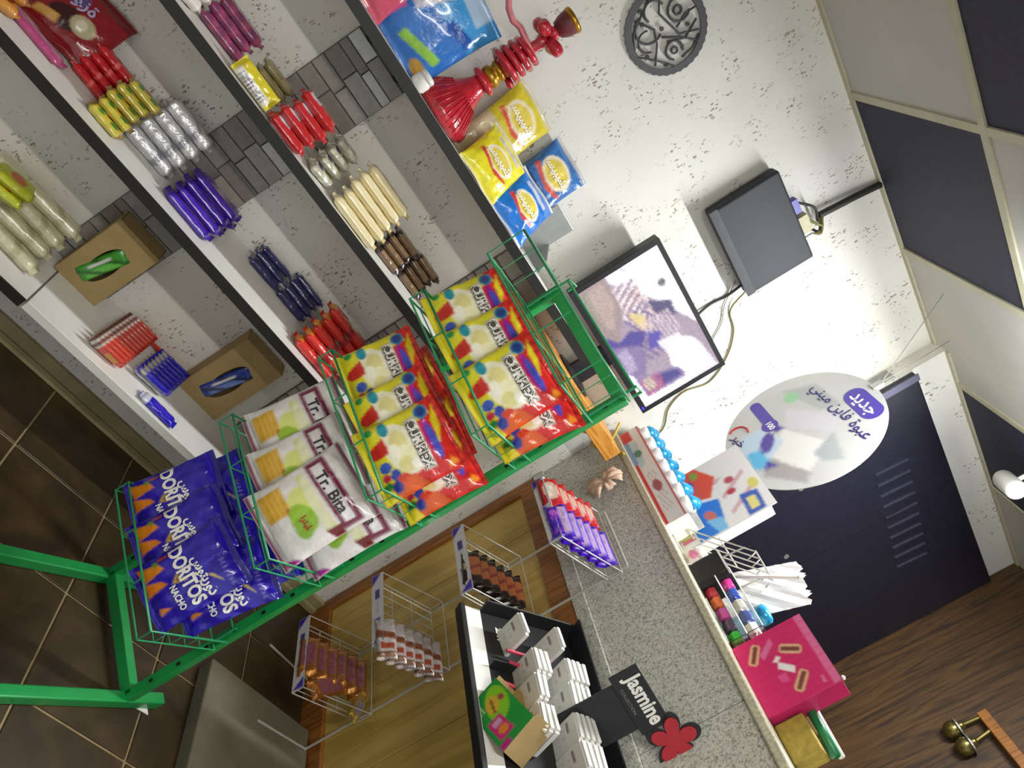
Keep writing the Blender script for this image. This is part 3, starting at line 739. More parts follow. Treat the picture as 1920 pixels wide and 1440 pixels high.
# ------------------------------------------------------------------ things on the wall shelves
def bar_kind(name, ln, wd, t_, base, layers=(), seed=1, m=None, words=(), crimp=.065):
    """flow-wrapped bar lying along x, printed face up; origin under its middle"""
    me, surf = pillow(name, wd, ln, t_, painter(base, list(layers)), m or FOIL, 12, 30, crimp, None, seed, .0035, .0, (6., .5), (14., .5))
    # stand -> lie: (x,y,z) -> (z-ln/2, x, -y + t/2)
    for v in me.vertices: v.co = (v.co.z - ln / 2, v.co.x, -v.co.y + t_ / 2)
    for p in me.polygons: p.flip() if False else None
    me.update()
    L = []
    for body, size, mt, bold, sx in words:
        v, f = text_vf(body, size, bold)
        L.append(mesh('lettering', [(p[0] * sx, p[1], -surf(p[1], ln / 2 + p[0] * sx) + t_ / 2 + .0015) for p in v], f, mt))
    return name, me, L, (ln, wd, t_)
def put_bar(kind, label, group, loc, rot=(0, 0, 0), cat='snack bar'):
    o = tag(link(kind[0], kind[1], None, loc, rot), label, cat, group)
    for l in kind[2]: link('lettering', l, o)
    return o
def pile(kind, n, loc, label, group, lean=.004, yaw=0, jig=.08, cat='snack bar', tilt=0, step=None, dx=0.):
    rnd = random.Random(sum(map(ord, kind[0])) + n)
    th = step or kind[3][2] * 1.02
    for k in range(n):
        put_bar(kind, label + place(k, n, 'lowest', 'topmost', 'up'), group, (loc[0] + rnd.uniform(-.006, .006) + dx * k, loc[1] + lean * k, loc[2] + .001 + th * k), (tilt, 0, yaw + rnd.uniform(-jig, jig)), cat)
def row(kind, n, loc, label, group, pitch, lean=80, axis='y', yaw=0, cat='snack bar'):
    """bars standing on edge one behind the other"""
    rnd = random.Random(n)
    for k in range(n):
        d = pitch * k
        put_bar(kind, label, group, (loc[0] + (d if axis == 'x' else 0) + rnd.uniform(-.003, .003), loc[1] + (d if axis == 'y' else 0), loc[2] + kind[3][1] / 2 + .002), (R(lean), 0, yaw + rnd.uniform(-.03, .03)), cat)

S2, S3, S4 = Z2 + .001, Z3 + .001, Z4 + .005
# --- second shelf
K = bar_kind('pink_wrapper', .15, .055, .028, '#7c3a5e', [('s', 60, .25, .4, 0, 0, 1, 1, '#a8486e'), ('r', .2, .3, .8, .7, '#8d7fa0')], 2)
pile(K, 3, (-.08, -.19, S2), 'pink and purple wrapped bar in a small pile on the second shelf', 'pink wrapped bars', .006, .1)
K = bar_kind('yellow_bar', .125, .05, .02, '#d9c92a', [('r', 0, .1, .45, .9, '#e8e4da'), ('s', 90, .06, .5, 0, .2, .4, .8, '#3a3a6a')], 4)
put_bar(K, 'yellow wrapped bar with white barcode face at the edge of the second shelf', 'yellow bar', (.05, -.275, S2 + .022), (R(62), 0, 0))
K = bar_kind('olive_wrapper', .11, .05, .022, '#a79a72', [('s', 40, .3, .4, 0, 0, 1, 1, '#8b8350'), ('e', .5, .6, .3, .1, 0, '#b8763a')], 6)
pile(K, 3, (.07, -.15, S2), 'olive brown wrapped sweet pile behind the yellow bar', 'olive wrapped sweets', .008, .2)
K = bar_kind('red_biscuit_pack', .125, .06, .030, '#c2282e', [('r', .1, .15, .9, .45, '#d9d2d6'), ('s', 60, .2, .3, .1, .5, .9, .9, '#e07a5a'), ('r', .45, .2, .8, .4, '#8a86b0')], 8)
pile(K, 4, (.185, -.285, S2), 'red and white biscuit pack stacked on the second shelf edge', 'red biscuit packs', .012)
K = bar_kind('clear_wrapper', .085, .06, .026, '#b5b39c', [('s', 30, .3, .35, 0, 0, 1, 1, '#e6e6da'), ('e', .5, .7, .3, .16, 0, '#7d8a34'), ('e', .4, .3, .3, .12, 0, '#4a4668')], 10)
pile(K, 4, (.305, -.245, S2), 'crinkled clear and green wrapper between biscuit packs and wafers', 'clear green wrappers', .03, .3)
K = bar_kind('cream_wafer_pack', .185, .046, .028, '#d9c68e', [('r', 0, .1, .2, .9, '#efe3b8'), ('r', .75, .1, 1, .9, '#b89a5c'), ('e', .5, .05, .5, .05, 0, '#f0e6c8')], 11)
pile(K, 5, (.455, -.275, S2), 'cream coloured wafer pack in a neat stack on the second shelf', 'cream wafer packs', .016, -.03, .02)
K = bar_kind('dark_chocolate_bar', .115, .045, .022, '#3a2c28', [('s', 70, .5, .2, 0, 0, 1, 1, '#5a463c'), ('r', .0, .2, .3, .8, '#8a6e50'), ('r', .7, .4, 1, .6, '#9a4a58')], 12)
pile(K, 4, (.61, -.21, S2), 'dark brown chocolate bar in the pile right of the cream wafers', 'dark chocolate bars, first pile', .012, .05)
pile(K, 4, (.72, -.17, S2), 'dark brown chocolate bar in the pile nearest the green rack', 'dark chocolate bars, second pile', .014, -.1)
K = bar_kind('white_red_sachet', .08, .06, .03, '#e4dcd6', [('e', .5, .5, .3, .25, 0, '#c03a44')], 13)
pile(K, 2, (-.185, -.24, S2), 'white and red sachet at the far left of the second shelf', 'white red sachets', .01, .4)
# --- third shelf
K = bag_kind('red_snack_bag', .2, .19, .05, painter('#8a1520', [('e', .42, .36, .22, .16, 10, '#3a1216'), ('e', .62, .42, .16, .14, 0, '#b9ad8a'), ('e', .60, .42, .07, .08, 0, '#d8d0b8'), ('p', [(.05, .5), (.5, .62), (.45, .8), (.05, .7)], '#5a4a80'), ('p', [(.1, .14), (.4, .2), (.36, .32), (.12, .26)], '#cf9a4a'), ('e', .2, .8, .15, .08, 0, '#d6c8d0')]), 21, [('\uFE9F\uFEEE\uFEAF\uFE93', .045, -.02, .125, mat('lilac_print', '#a9a2c8', .4, var=0), .001, 1., 0)])
put_bag(K, 'dark red snack bag with dark oval lying back on the third shelf', None, (-.285, -.13, S3), R(38), 0, R(-6))
K = bar_kind('pink_stick_pack', .17, .04, .022, '#b84a7e', [('r', .2, .0, .8, 1, '#c878a0'), ('r', .35, .1, .65, .9, '#dba6c2')], 22)
put_bar(K, 'long pink stick pack lying in front of the red bag on the third shelf', None, (-.30, -.205, S3), (0, 0, -.06))
K = bar_kind('yellow_brown_sachet', .1, .06, .03, '#c98a3a', [('r', 0, 0, 1, .35, '#d9c62e'), ('e', .5, .6, .3, .2, 0, '#9a3a24')], 23)
pile(K, 2, (-.40, -.24, S3), 'yellow and brown sachet at the far left end of the third shelf', 'yellow brown sachets', .02, .5)
K = bar_kind('red_bar', .12, .042, .022, '#c8222a', [('s', 80, .5, .15, 0, 0, 1, 1, '#e6706a'), ('r', .2, .4, .8, .6, '#a8181e')], 24)
pile(K, 4, (-.165, -.13, S3), 'glossy red bar stacked beside the red bag on the third shelf', 'glossy red bars', .016, -.05)
K = bar_kind('green_yellow_bar', .105, .044, .022, '#a08a4a', [('r', 0, .1, .5, .9, '#d9c84a'), ('e', .3, .3, .2, .1, 0, '#2a9a3e'), ('e', .3, .7, .2, .12, 0, '#2a8a3a'), ('e', .7, .5, .2, .1, 0, '#b04a2e')], 25)
pile(K, 5, (-.075, -.235, S3), 'green and yellow bar stacked between red and white bars', 'green yellow bars', .022, -.05)
K = bar_kind('white_foil_bar', .165, .05, .036, '#c9c8cc', [('r', 0, .1, .4, .9, '#e4e3e6'), ('s', 75, .6, .2, 0, 0, 1, 1, '#9c9ca6'), ('e', .7, .75, .12, .08, 0, '#b8763a')], 26, METALFOIL)
pile(K, 4, (.04, -.15, S3), 'white foil wrapped bar stacked on the third shelf', 'white foil bars', .02, -.03, .1)
K = bar_kind('purple_chocolate_bar', .17, .05, .024, '#3a1e86', [('r', .0, .15, .35, .85, '#4a26b0'), ('r', .35, .2, .6, .8, '#6a5a88'), ('s', 80, .3, .25, 0, 0, 1, 1, '#5234b4'), ('e', .6, .5, .12, .2, 0, '#b8a0c0')], 27)
pile(K, 4, (.215, -.235, S3), 'purple chocolate bar stacked at the edge of the third shelf', 'purple chocolate bars', .018, -.04)
pile(K, 3, (.235, -.12, S3), 'purple chocolate bar in the second row behind the front stack', 'purple chocolate bars behind', .018, .08)
K = bar_kind('navy_stick', .13, .026, .02, '#2c2c5e', [('r', .3, .0, .5, 1, '#5a5a88'), ('r', .75, 0, .85, 1, '#8a8aa8')], 28)
pile(K, 3, (.475, -.075, S3), 'navy blue stick pack lying at the back of the third shelf, left bundle', 'navy sticks, left bundle', .018)
pile(K, 4, (.605, -.085, S3), 'navy blue stick pack lying at the back beside the red wafers', 'navy sticks, right bundle', .018, -.06)
K = bar_kind('red_wafer_pack', .19, .055, .028, '#c0242c', [('r', .0, .12, .4, .8, '#d9382e'), ('e', .55, .5, .25, .16, 0, '#d8c4b0'), ('s', 70, .5, .2, 0, 0, 1, 1, '#8a1c24'), ('r', .1, .05, .9, .14, '#e09a2c')], 29)
pile(K, 5, (.735, -.245, S3), 'red wafer pack with pale oval at the front of the third shelf', 'red wafer packs, front pile', .02, -.06)
pile(K, 4, (.80, -.14, S3), 'red wafer pack with pale oval in the rear pile behind the rack', 'red wafer packs, rear pile', .018, .1)
# --- lowest shelf
K = bar_kind('cream_wrapped_bar', .2, .055, .036, '#cfc9a8', [('s', 80, .6, .2, 0, 0, 1, 1, '#b2aa86'), ('r', .1, .0, .9, .12, '#e6dfc2')], 30)
pile(K, 4, (.01, -.20, S4 - .004), 'cream wrapped bar stacked on the lowest shelf beside the cardboard box', 'cream wrapped bars', .028, -.05, .1)
pile(K, 3, (-.08, -.085, S4 - .004), 'cream wrapped bar in the rear stack of the lowest shelf', 'cream wrapped bars behind', .02, .05, .1)
K = bar_kind('lime_sachet', .11, .07, .03, '#b4b82a', [('e', .5, .5, .3, .2, 0, '#c0662a')], 31)
pile(K, 2, (-.09, -.23, S4 + .11), 'lime yellow sachet lying on top of the cream bars', 'lime sachets', .01, .3)

def window_box(x, y, z, wd, dp, h, label, bar_col, inner_label):
    """open topped carton with an oval cut through its front"""
    t_ = thing('display_carton', label, 'box', (x, y, z))
    n = 32; g = G(); rx, rz, cz = wd * .21, h * .30, h * .46
    per = []
    for k in range(n):
        a = 2 * PI * k / n; c_, s_ = math.cos(a), math.sin(a)
        sc_ = min((wd / 2) / max(abs(c_), 1e-6), ((h - cz) if s_ > 0 else cz) / max(abs(s_), 1e-6)); per.append((c_ * sc_, cz + s_ * sc_))
    for yy in (0, .003):
        for k in range(n):
            a = 2 * PI * k / n
            g.v.append(Vector((per[k][0], yy, per[k][1]))); g.v.append(Vector((rx * math.cos(a), yy, cz + rz * math.sin(a))))
    for k in range(n):
        k2 = (k + 1) % n; a, b, c_, d = 2 * k, 2 * k + 1, 2 * k2 + 1, 2 * k2; o_ = 2 * n
        g.f += [(a, d, c_, b), (a + o_, b + o_, c_ + o_, d + o_), (b, c_, c_ + o_, b + o_), (a, a + o_, d + o_, d)]
    # corners of the front
    for (cx, czz) in ((-wd / 2, 0), (wd / 2, 0), (wd / 2, h), (-wd / 2, h)):
        near = sorted(range(n), key=lambda k: (per[k][0] - cx) ** 2 + (per[k][1] - czz) ** 2)[:2]
        i = len(g.v); g.v += [Vector((cx, 0, czz))]; g.f.append((i, 2 * near[0], 2 * near[1]))
    g.build('front_panel', CARD, t_)
    G().box(-wd / 2, wd / 2, dp - .003, dp, 0, h).build('back_panel', CARD, t_)
    for s in (-1, 1): G().box(s * wd / 2 - .0015, s * wd / 2 + .0015, .003, dp - .003, 0, h).build('side_panel', CARD, t_)
    G().box(-wd / 2, wd / 2, .003, dp - .003, 0, .003).build('bottom_panel', CARD, t_)
    G().box(-wd / 2, wd / 2, .003, dp - .003, h - .003, h).build('lid', CARD, t_)
    kk = bar_kind('wrapped_bar', h * .72, .05, .03, bar_col[0], [('r', .15, .2, .5, .8, bar_col[1]), ('s', 60, .4, .3, 0, 0, 1, 1, bar_col[2]), ('r', .6, .3, .8, .7, '#d8d6d2')], 40)
    put_bar(kk, inner_label, None, (x - .003, y + .022, z + h * .44), (R(90), R(-78), 0))
window_box(.205, -.10, S4, .145, .085, .245, 'brown cardboard carton with oval window showing a green bar', ('#3e9a2e', '#6ac24a', '#2a6a22'), 'green wrapped bar behind the oval window of the left carton')
window_box(.695, -.085, S4, .16, .075, .275, 'brown cardboard carton with oval window showing a blue bar', ('#2a3f9a', '#6a86cc', '#1c2450'), 'blue wrapped bar behind the oval window of the right carton')
K = bar_kind('orange_red_bar', .115, .04, .016, '#d23a22', [('r', .0, .0, 1, .3, '#d8d2c6'), ('s', 90, .16, .5, 0, .02, 1, .26, '#6a3a30'), ('r', .2, .5, .8, .82, '#d8902a')], 41)
for k in range(11):
    put_bar(K, 'orange red bar in the long row on the lowest shelf' + place(k, 11, 'frontmost', 'rearmost', 'from the front'), 'orange red bars in a row', (.375 + .004 * k, -.285 + .024 * k, S4 + .022), (R(-62), 0, .04))
K = bar_kind('blue_white_bar', .12, .04, .016, '#2a1eb0', [('r', .66, 0, 1, 1, '#c2c4be'), ('r', .25, .2, .6, .8, '#5a5a88'), ('e', .15, .15, .12, .1, 0, '#c9c48a')], 42)
for k in range(7):
    put_bar(K, 'blue silver bar in the short row on the lowest shelf' + place(k, 7, 'frontmost', 'rearmost', 'from the front'), 'blue silver bars in a row', (.525 + .005 * k, -.235 + .027 * k, S4 + .022), (R(-62), 0, .05))
K2 = bar_kind('blue_bar', .135, .04, .02, '#2410b8', [('r', 0, .02, 1, .22, '#cfd2dc'), ('r', .2, .3, .8, .8, '#3a2ac8')], 43)
put_bar(K2, 'single blue bar lying apart at the front of the lowest shelf', None, (.585, -.29, S4), (0, 0, -.04))
K = bar_kind('red_flat_pack', .17, .03, .014, '#c4302a', [('r', .2, .2, .8, .9, '#d8584a')], 44)
put_bar(K, 'long red flat pack lying behind the blue bars on the lowest shelf', None, (.545, -.03, S4), (R(-30), 0, -.05))

# ------------------------------------------------------------------ top shelf
ST = ZT + .001
LOGO = lambda c: [('e', .5, .5, .33, .19, 0, '#efe6d0'), ('e', .5, .5, .27, .15, 0, '#e2cf5a'), ('p', [(.1, .36), (.6, .26), (.85, .34), (.86, .38), (.5, .32), (.12, .44)], '#d0453a')]
def potato(base, hi): return painter(base, LOGO(0) + [('p', [(.2, .76), (.8, .74), (.8, .82), (.2, .84)], hi), ('r', 0, .96, 1, 1, '#d8d4c8'), ('r', 0, 0, 1, .035, '#d8d4c8')])
CHIPS = ('Chips', .036, 0, .0, REDT, .001, 1., .05)
K = bag_kind('potato_chip_bag', .165, .175, .05, potato('#e6dc2e', '#c8c0c4'), 51, [('\uFEB4\uFEF4\uFE92\uFEF4\uFEB7', .034, 0, .088, WT, .0012, 1., .0)])
put_bag(K, 'yellow potato chip bag leaning at the front of the top shelf', 'potato chip bags on the top shelf', (.55, -.265, ST), R(40), R(-4))
K2 = bag_kind('potato_chip_bag', .165, .175, .05, potato('#1f74cc', '#c4ccdc'), 52, [('\uFEB4\uFEF4\uFE92\uFEF4\uFEB7', .034, 0, .088, WT, .0012, 1., .0)])
put_bag(K2, 'blue potato chip bag leaning at the front of the top shelf', 'potato chip bags on the top shelf', (.70, -.26, ST), R(38), R(-2))
def tall(base, low): return painter(base, [('r', 0, 0, 1, .5, low), ('e', .5, .74, .36, .15, 0, '#e9dfc4'), ('e', .5, .74, .29, .115, 0, '#ddc858'), ('p', [(.08, .60), (.6, .54), (.92, .6), (.92, .635), (.5, .59), (.1, .66)], '#d0553f'), ('r', 0, .965, 1, 1, '#cfcabc')])
K = bag_kind('potato_chip_bag', .17, .275, .045, tall('#d3c234', '#cdbf9a'), 53, [('\uFEB4\uFEF4\uFE92\uFEF4\uFEB7', .034, 0, .204, WT, .0012, 1., .0)])
put_bag(K, 'tall yellow potato chip bag standing against the wall on the top shelf', 'potato chip bags on the top shelf', (.53, -.115, ST), R(17), R(3))
K2 = bag_kind('potato_chip_bag', .165, .285, .045, tall('#3a6fb0', '#26305e'), 54, [('\uFEB4\uFEF4\uFE92\uFEF4\uFEB7', .034, 0, .212, WT, .0012, 1., .0)])
put_bag(K2, 'tall blue potato chip bag standing against the wall on the top shelf', 'potato chip bags on the top shelf', (.715, -.11, ST), R(16), R(-6))
K = bag_kind('small_yellow_bag', .12, .13, .04, painter('#e8e02c', [('e', .5, .5, .3, .2, 0, '#d8cc20'), ('s', 20, .2, .3, .2, .6, .8, .8, '#b0a82a')]), 55, [])
put_bag(K, 'small bright yellow bag tucked behind the front yellow chip bag', None, (.585, -.185, ST), R(28), R(8))
K = bag_kind('blue_snack_bag', .24, .27, .07, painter('#2a72c4', [('p', [(.0, .5), (1, .6), (1, 1), (0, 1)], '#3f96d6'), ('p', [(.1, .40), (.3, .36), (.52, .98), (.22, 1)], '#c9c8d8'), ('p', [(.45, .8), (.8, .78), (.8, 1), (.5, 1)], '#aac4dc'), ('p', [(.42, .10), (.9, .24), (.88, .33), (.4, .19)], '#8fc43a'), ('e', .82, .10, .12, .06, 0, '#c79a3a'), ('p', [(.0, .1), (.2, .06), (.22, .3), (.05, .34)], '#d84a98'), ('p', [(.6, .5), (.96, .6), (.9, .7), (.6, .62)], '#1c52a8')]), 56, [])
put_bag(K, 'large blue snack bag standing on the top shelf beside the red water pipe', None, (.165, -.19, ST), R(10), R(-3), R(3))
K = bag_kind('pink_snack_bag', .17, .20, .06, painter('#c9506a', [('p', [(0, .3), (.5, .4), (.6, 1), (0, 1)], '#2ab8c8'), ('s', 40, .2, .3, 0, .4, .5, 1, '#b8d83a'), ('e', .6, .3, .2, .14, 0, '#d84a90'), ('p', [(.55, .55), (1, .5), (1, .9), (.6, .95)], '#b83a4e')]), 57, [])
put_bag(K, 'pink and turquoise snack bag at the left of the top shelf', None, (.02, -.22, ST), R(12), R(5))
t = thing('white_jar', 'small white round jar at the edge of the top shelf', 'jar', (.262, -.285, ST))
G().lathe([(.0, 0), (.020, .0), (.024, .008), (.024, .026), (.020, .032)], 18).build('jar_body', WHITEPL, t, smooth=True)
G().lathe([(.022, .032), (.022, .042), (.016, .046), (.0, .047)], 18).build('lid', WHITEPL, t, smooth=True)

# red water pipe
RG = mat('red_glass', '#c02434', .16, var=.12, scale=40, coat=.6, bump=.25, bscale=220); GOLD = mat('gold_band', '#b8892e', .3, metal=.8)
t = thing('water_pipe', 'red glass water pipe with coiled hose standing on the top shelf', 'water pipe', (.365, -.165, ST))
G().lathe([(.0, 0), (.085, .001), (.096, .012), (.092, .032), (.072, .062), (.05, .092), (.036, .118), (.028, .138), (.026, .15)], 36).build('glass_base', RG, t, smooth=True)
vt = []
g = G()
for k in range(36):
    a = 2 * PI * k / 36
    g.tube([(math.cos(a) * r_, math.sin(a) * r_, z) for r_, z in ((.0965, .014), (.0925, .034), (.0725, .063), (.0505, .093))], .0016, 4)
g.build('ribs', RG, t, smooth=True)
G().lathe([(.026, .146), (.040, .150), (.043, .158), (.036, .166), (.028, .170)], 28).build('neck_flange', RG, t, smooth=True)
G().lathe([(.026, .168), (.031, .172), (.031, .186), (.024, .192), (.024, .198), (.03, .203), (.028, .210), (.02, .214)], 28).build('neck_ring', GOLD, t, smooth=True)
G().lathe([(.018, .21), (.026, .216), (.034, .226), (.026, .238), (.03, .250), (.022, .262), (.016, .27), (.014, .33), (.02, .34), (.013, .35), (.012, .372), (.022, .38), (.01, .39)], 24).build('stem', RG, t, smooth=True)
coil = [((.048 - .004 * k / 12) * math.cos(k * .75), (.048 - .004 * k / 12) * math.sin(k * .75), .214 + .0026 * k) for k in range(34)]
G().tube(coil, .0095, 8).build('hose_coil', RG, t, smooth=True)
G().tube([coil[-1], (-.06, .0, .31), (-.085, -.01, .30), (-.115, -.015, .305), (-.155, -.02, .33), (-.20, -.02, .37), (-.26, -.02, .43), (-.33, .0, .44), (-.38, .05, .38), (-.40, .08, .25), (-.40, .085, .10), (-.39, .08, .012)], .0085, 8).build('hose', mat('pink_hose', '#cf7a80', .3, var=.1, scale=30), t, smooth=True)
for a in (45, 135, 225, 315):
    M = Matrix.Translation((0, 0, .36)) @ Matrix.Rotation(R(a), 4, 'Z') @ Matrix.Translation((.038, 0, 0)) @ Matrix.Rotation(R(90), 4, 'Y')
    G().lathe([(0, -.03), (.012, -.026), (.016, -.01), (.018, .008), (.014, .022), (0, .026)], 14, M).build('petal', RG, t, smooth=True)
G().lathe([(.01, .385), (.022, .392), (.03, .408), (.034, .432), (.033, .442), (.026, .44), (.0, .43)], 24).build('bowl', mat('dark_red_clay', '#6a2a2e', .4, var=.15), t, smooth=True)
G().lathe([(.0335, .43), (.036, .433), (.036, .442), (.0335, .444)], 24).build('bowl_rim', GOLD, t, smooth=True)

# ------------------------------------------------------------------ wire chocolate stand in front of the counter
CX, CYC = 1.42, -.54
T = thing('chocolate_stand', 'white wire display stand with four sloping trays before the counter', 'stand', (CX, CYC, .056))
TZ = [1.118 - .056, .815 - .056, .500 - .056, .205 - .056]; TW_, TD, TA = .29, .235, R(16)
for s in (-1, 1):
    G().tube([(.24, s * .13, .0), (.24, s * .13, 1.20)], .004, 8).build('post', WIRE, T)
    G().tube([(.24, s * .13, .004), (.02, s * .15, .004)], .004, 8).build('foot', WIRE, T)
G().tube([(.24, -.13, 1.2), (.24, .13, 1.2)], .004, 8).build('top_wire', WIRE, T)
def purple_label(): return painter('#dedbe0', [('p', [(0, 0), (.16, 0), (0, .9)], '#3a1fb0'), ('p', [(1, 1), (.86, 1), (1, .0)], '#4a35b8'), ('r', .24, .3, .38, .7, '#4a4496'), ('r', .66, .25, .7, .75, '#4a3aa8'), ('r', .72, .3, .76, .7, '#4a3aa8'), ('s', 0, .03, .35, .42, .4, .6, .6, '#a8a4b8')])
lab = card('label_strip', TW_, .042, purple_label(), PAPER, 60, 12, .0015)
for z in TZ:
    tr = link('tray', G().tube([(0, -TW_ / 2, 0), (0, TW_ / 2, 0), (TD, TW_ / 2, TD * math.tan(TA)), (TD, -TW_ / 2, TD * math.tan(TA))], .0028, 6, True).me('tray_rim', WIRE, True), T, (0, 0, z))
    up = Vector((0, 0, .04))
    G().tube([Vector((0, -TW_ / 2, 0)) + up, Vector((0, TW_ / 2, 0)) + up, Vector((TD, TW_ / 2, TD * math.tan(TA) + .01)) + up, Vector((TD, -TW_ / 2, TD * math.tan(TA) + .01)) + up], .0022, 6, True).build('guard_wire', WIRE, tr)
    for k in range(8):
        y = -TW_ / 2 + TW_ * (k + .5) / 8
        G().tube([(0, y, 0), (TD, y, TD * math.tan(TA))], .0018, 5).build('floor_wire', WIRE, tr)
    for k in (1, 2):
        G().tube([(TD * k / 3, -TW_ / 2, TD * k / 3 * math.tan(TA) - .003), (TD * k / 3, TW_ / 2, TD * k / 3 * math.tan(TA) - .003)], .0018, 5).build('cross_wire', WIRE, tr)
    for s in (-1, 1):
        G().tube([(0, s * TW_ / 2, 0), Vector((0, s * TW_ / 2, 0)) + up], .002, 5).build('corner_wire', WIRE, tr)
        G().tube([(TD, s * TW_ / 2, TD * math.tan(TA)), (TD, s * TW_ / 2, TD * math.tan(TA) + .05)], .002, 5).build('corner_wire', WIRE, tr)
    link('label_strip', lab, tr, (-.004, 0, 0), (0, 0, R(-90)))
    # purple-and-white strip clipped on the front
def on_tray(kind, n, tray, y, label, group, pitch=.034, lean=58, d0=.02, cat='chocolate bar', yaw=0.):
    rnd = random.Random(n + tray)
    for k in range(n):
        d = d0 + pitch * k
        z = TZ[tray] + .056 + d * math.tan(TA) + kind[3][1] * .42 + .003
        # bar length runs along the counter (world y), printed face turned up and outward
        M = Matrix.Translation((CX + d, CYC + y + rnd.uniform(-.005, .005), z)) @ Matrix.Rotation(R(-90) + yaw + rnd.uniform(-.05, .05), 4, 'Z') @ Matrix.Rotation(R(lean), 4, 'X')
        o = put_bar(kind, label + place(k, n, 'frontmost', 'rearmost', 'from front'), group, M.translation, M.to_euler(), cat)
K = bar_kind('red_chocolate_bar', .145, .068, .02, '#b8202c', [('e', .55, .5, .34, .30, 0, '#d8bfae'), ('e', .5, .5, .24, .2, 0, '#e2d2c2'), ('r', 0, .0, .12, 1, '#8a1620')], 60)
on_tray(K, 5, 0, .072, 'red chocolate bar with pale oval on the top tray', 'red bars on the top tray', .038)
K = bar_kind('violet_chocolate_bar', .145, .068, .022, '#3d12a8', [('r', .55, .1, .85, .9, '#b49ac4'), ('s', 85, .4, .3, .1, 0, .55, 1, '#7a2ab8'), ('e', .35, .3, .2, .1, 0, '#a04ab8')], 61)
on_tray(K, 6, 0, -.072, 'violet chocolate bar on the top wire tray', 'violet bars on the top tray', .034)
K = bar_kind('orange_black_bar', .15, .06, .018, '#241a1a', [('p', [(.35, .2), (1, .25), (1, .8), (.35, .75)], '#b86a3c'), ('s', 80, .3, .3, .4, .3, 1, .7, '#8a3a34'), ('e', .2, .5, .1, .1, 0, '#c9b46a')], 62)
on_tray(K, 6, 1, -.045, 'black and orange chocolate bar on the second wire tray', 'black orange bars', .034)
K = bar_kind('white_brown_bar', .15, .06, .022, '#c9c0c0', [('p', [(.0, .3), (1, .4), (1, .55), (0, .5)], '#8a4e2e'), ('p', [(.2, .62), (.9, .66), (.9, .8), (.2, .78)], '#a8482c'), ('r', .0, .85, 1, .95, '#7d5a44')], 63, METALFOIL)
on_tray(K, 6, 2, -.13, 'white and brown chocolate bar on the third wire tray', 'white brown bars', .034, 50, .02)
K = bar_kind('bronze_chocolate_bar', .16, .06, .022, '#9a5a20', [('r', .1, .22, .9, .74, '#9a5866'), ('s', 80, .2, .3, 0, .78, 1, 1, '#d8963a'), ('s', 80, .2, .3, 0, 0, 1, .18, '#c07a2a')], 64, METALFOIL)
on_tray(K, 6, 3, -.02, 'bronze foil chocolate bar with pink panel on lowest tray', 'bronze bars on the lowest tray', .036, 52)
put_bar(K, 'bronze foil bar lying loose across the front of the lowest tray', None, (CX + .09, CYC - .10, TZ[3] + .056 + .055), (0, R(-16), R(35)), 'chocolate bar')
K = bar_kind('gold_bar', .11, .04, .02, '#a88a3a', [('r', .2, .2, .8, .6, '#8d86a0')], 65, METALFOIL)
put_bar(K, 'gold and lilac bar lying at the back of the lowest tray', None, (CX + .20, CYC - .12, TZ[3] + .056 + .085), (0, R(-16), R(75)), 'chocolate bar')
# pinkish crumpled paper bow tied on the granite
t = thing('paper_bow', 'crumpled pale pink paper bow fixed to the granite above the stand', 'bow', (1.672, -.27, 1.25))
PB = mat('pale_pink_paper', '#d9b9a0', .7, var=.1, scale=50, bump=.4, bscale=60)
for i, (dy, dz, a, s_) in enumerate(((0, .05, 10, 1.1), (0, .05, 75, .8), (0, .05, 150, 1.2), (0, .05, 200, 1.3), (0, .05, 290, .9), (0, .05, 340, 1.1))):
    g = G(); M = Matrix.Translation((-.003 - .001 * i, dy, dz)) @ Matrix.Rotation(R(a), 4, 'X')
    for u in range(6):
        for v in range(5):
            x_ = -.016 * math.sin(u / 5 * PI) - .004 * math.sin(v * 2.1 + i); g.v.append(M @ Vector((x_, (v / 4 - .5) * .04 * (.25 + u / 5) * s_, u / 5 * .055 * s_)))
    for u in range(5):
        for v in range(4): a_ = u * 5 + v; g.f.append((a_, a_ + 1, a_ + 6, a_ + 5))
    o = g.build('loop', PB, t, smooth=True); sd = o.modifiers.new('solid', 'SOLIDIFY'); sd.thickness = .002
G().lathe([(0, -.012), (.008, -.008), (.010, 0), (.008, .008), (0, .012)], 10, Matrix.Translation((-.006, 0, .05))).build('knot', PB, t, smooth=True)
cable('yellow_wire', 'yellow electric wire with a knot hanging over the granite near the wall', [(1.655, -.03, 1.44), (1.672, -.07, 1.385), (1.672, -.10, 1.355), (1.672, -.06, 1.335), (1.672, -.02, 1.31), (1.672, -.07, 1.325), (1.672, -.13, 1.37), (1.672, -.18, 1.40)], .0055, mat('yellow_insulation', '#c8a92e', .4))

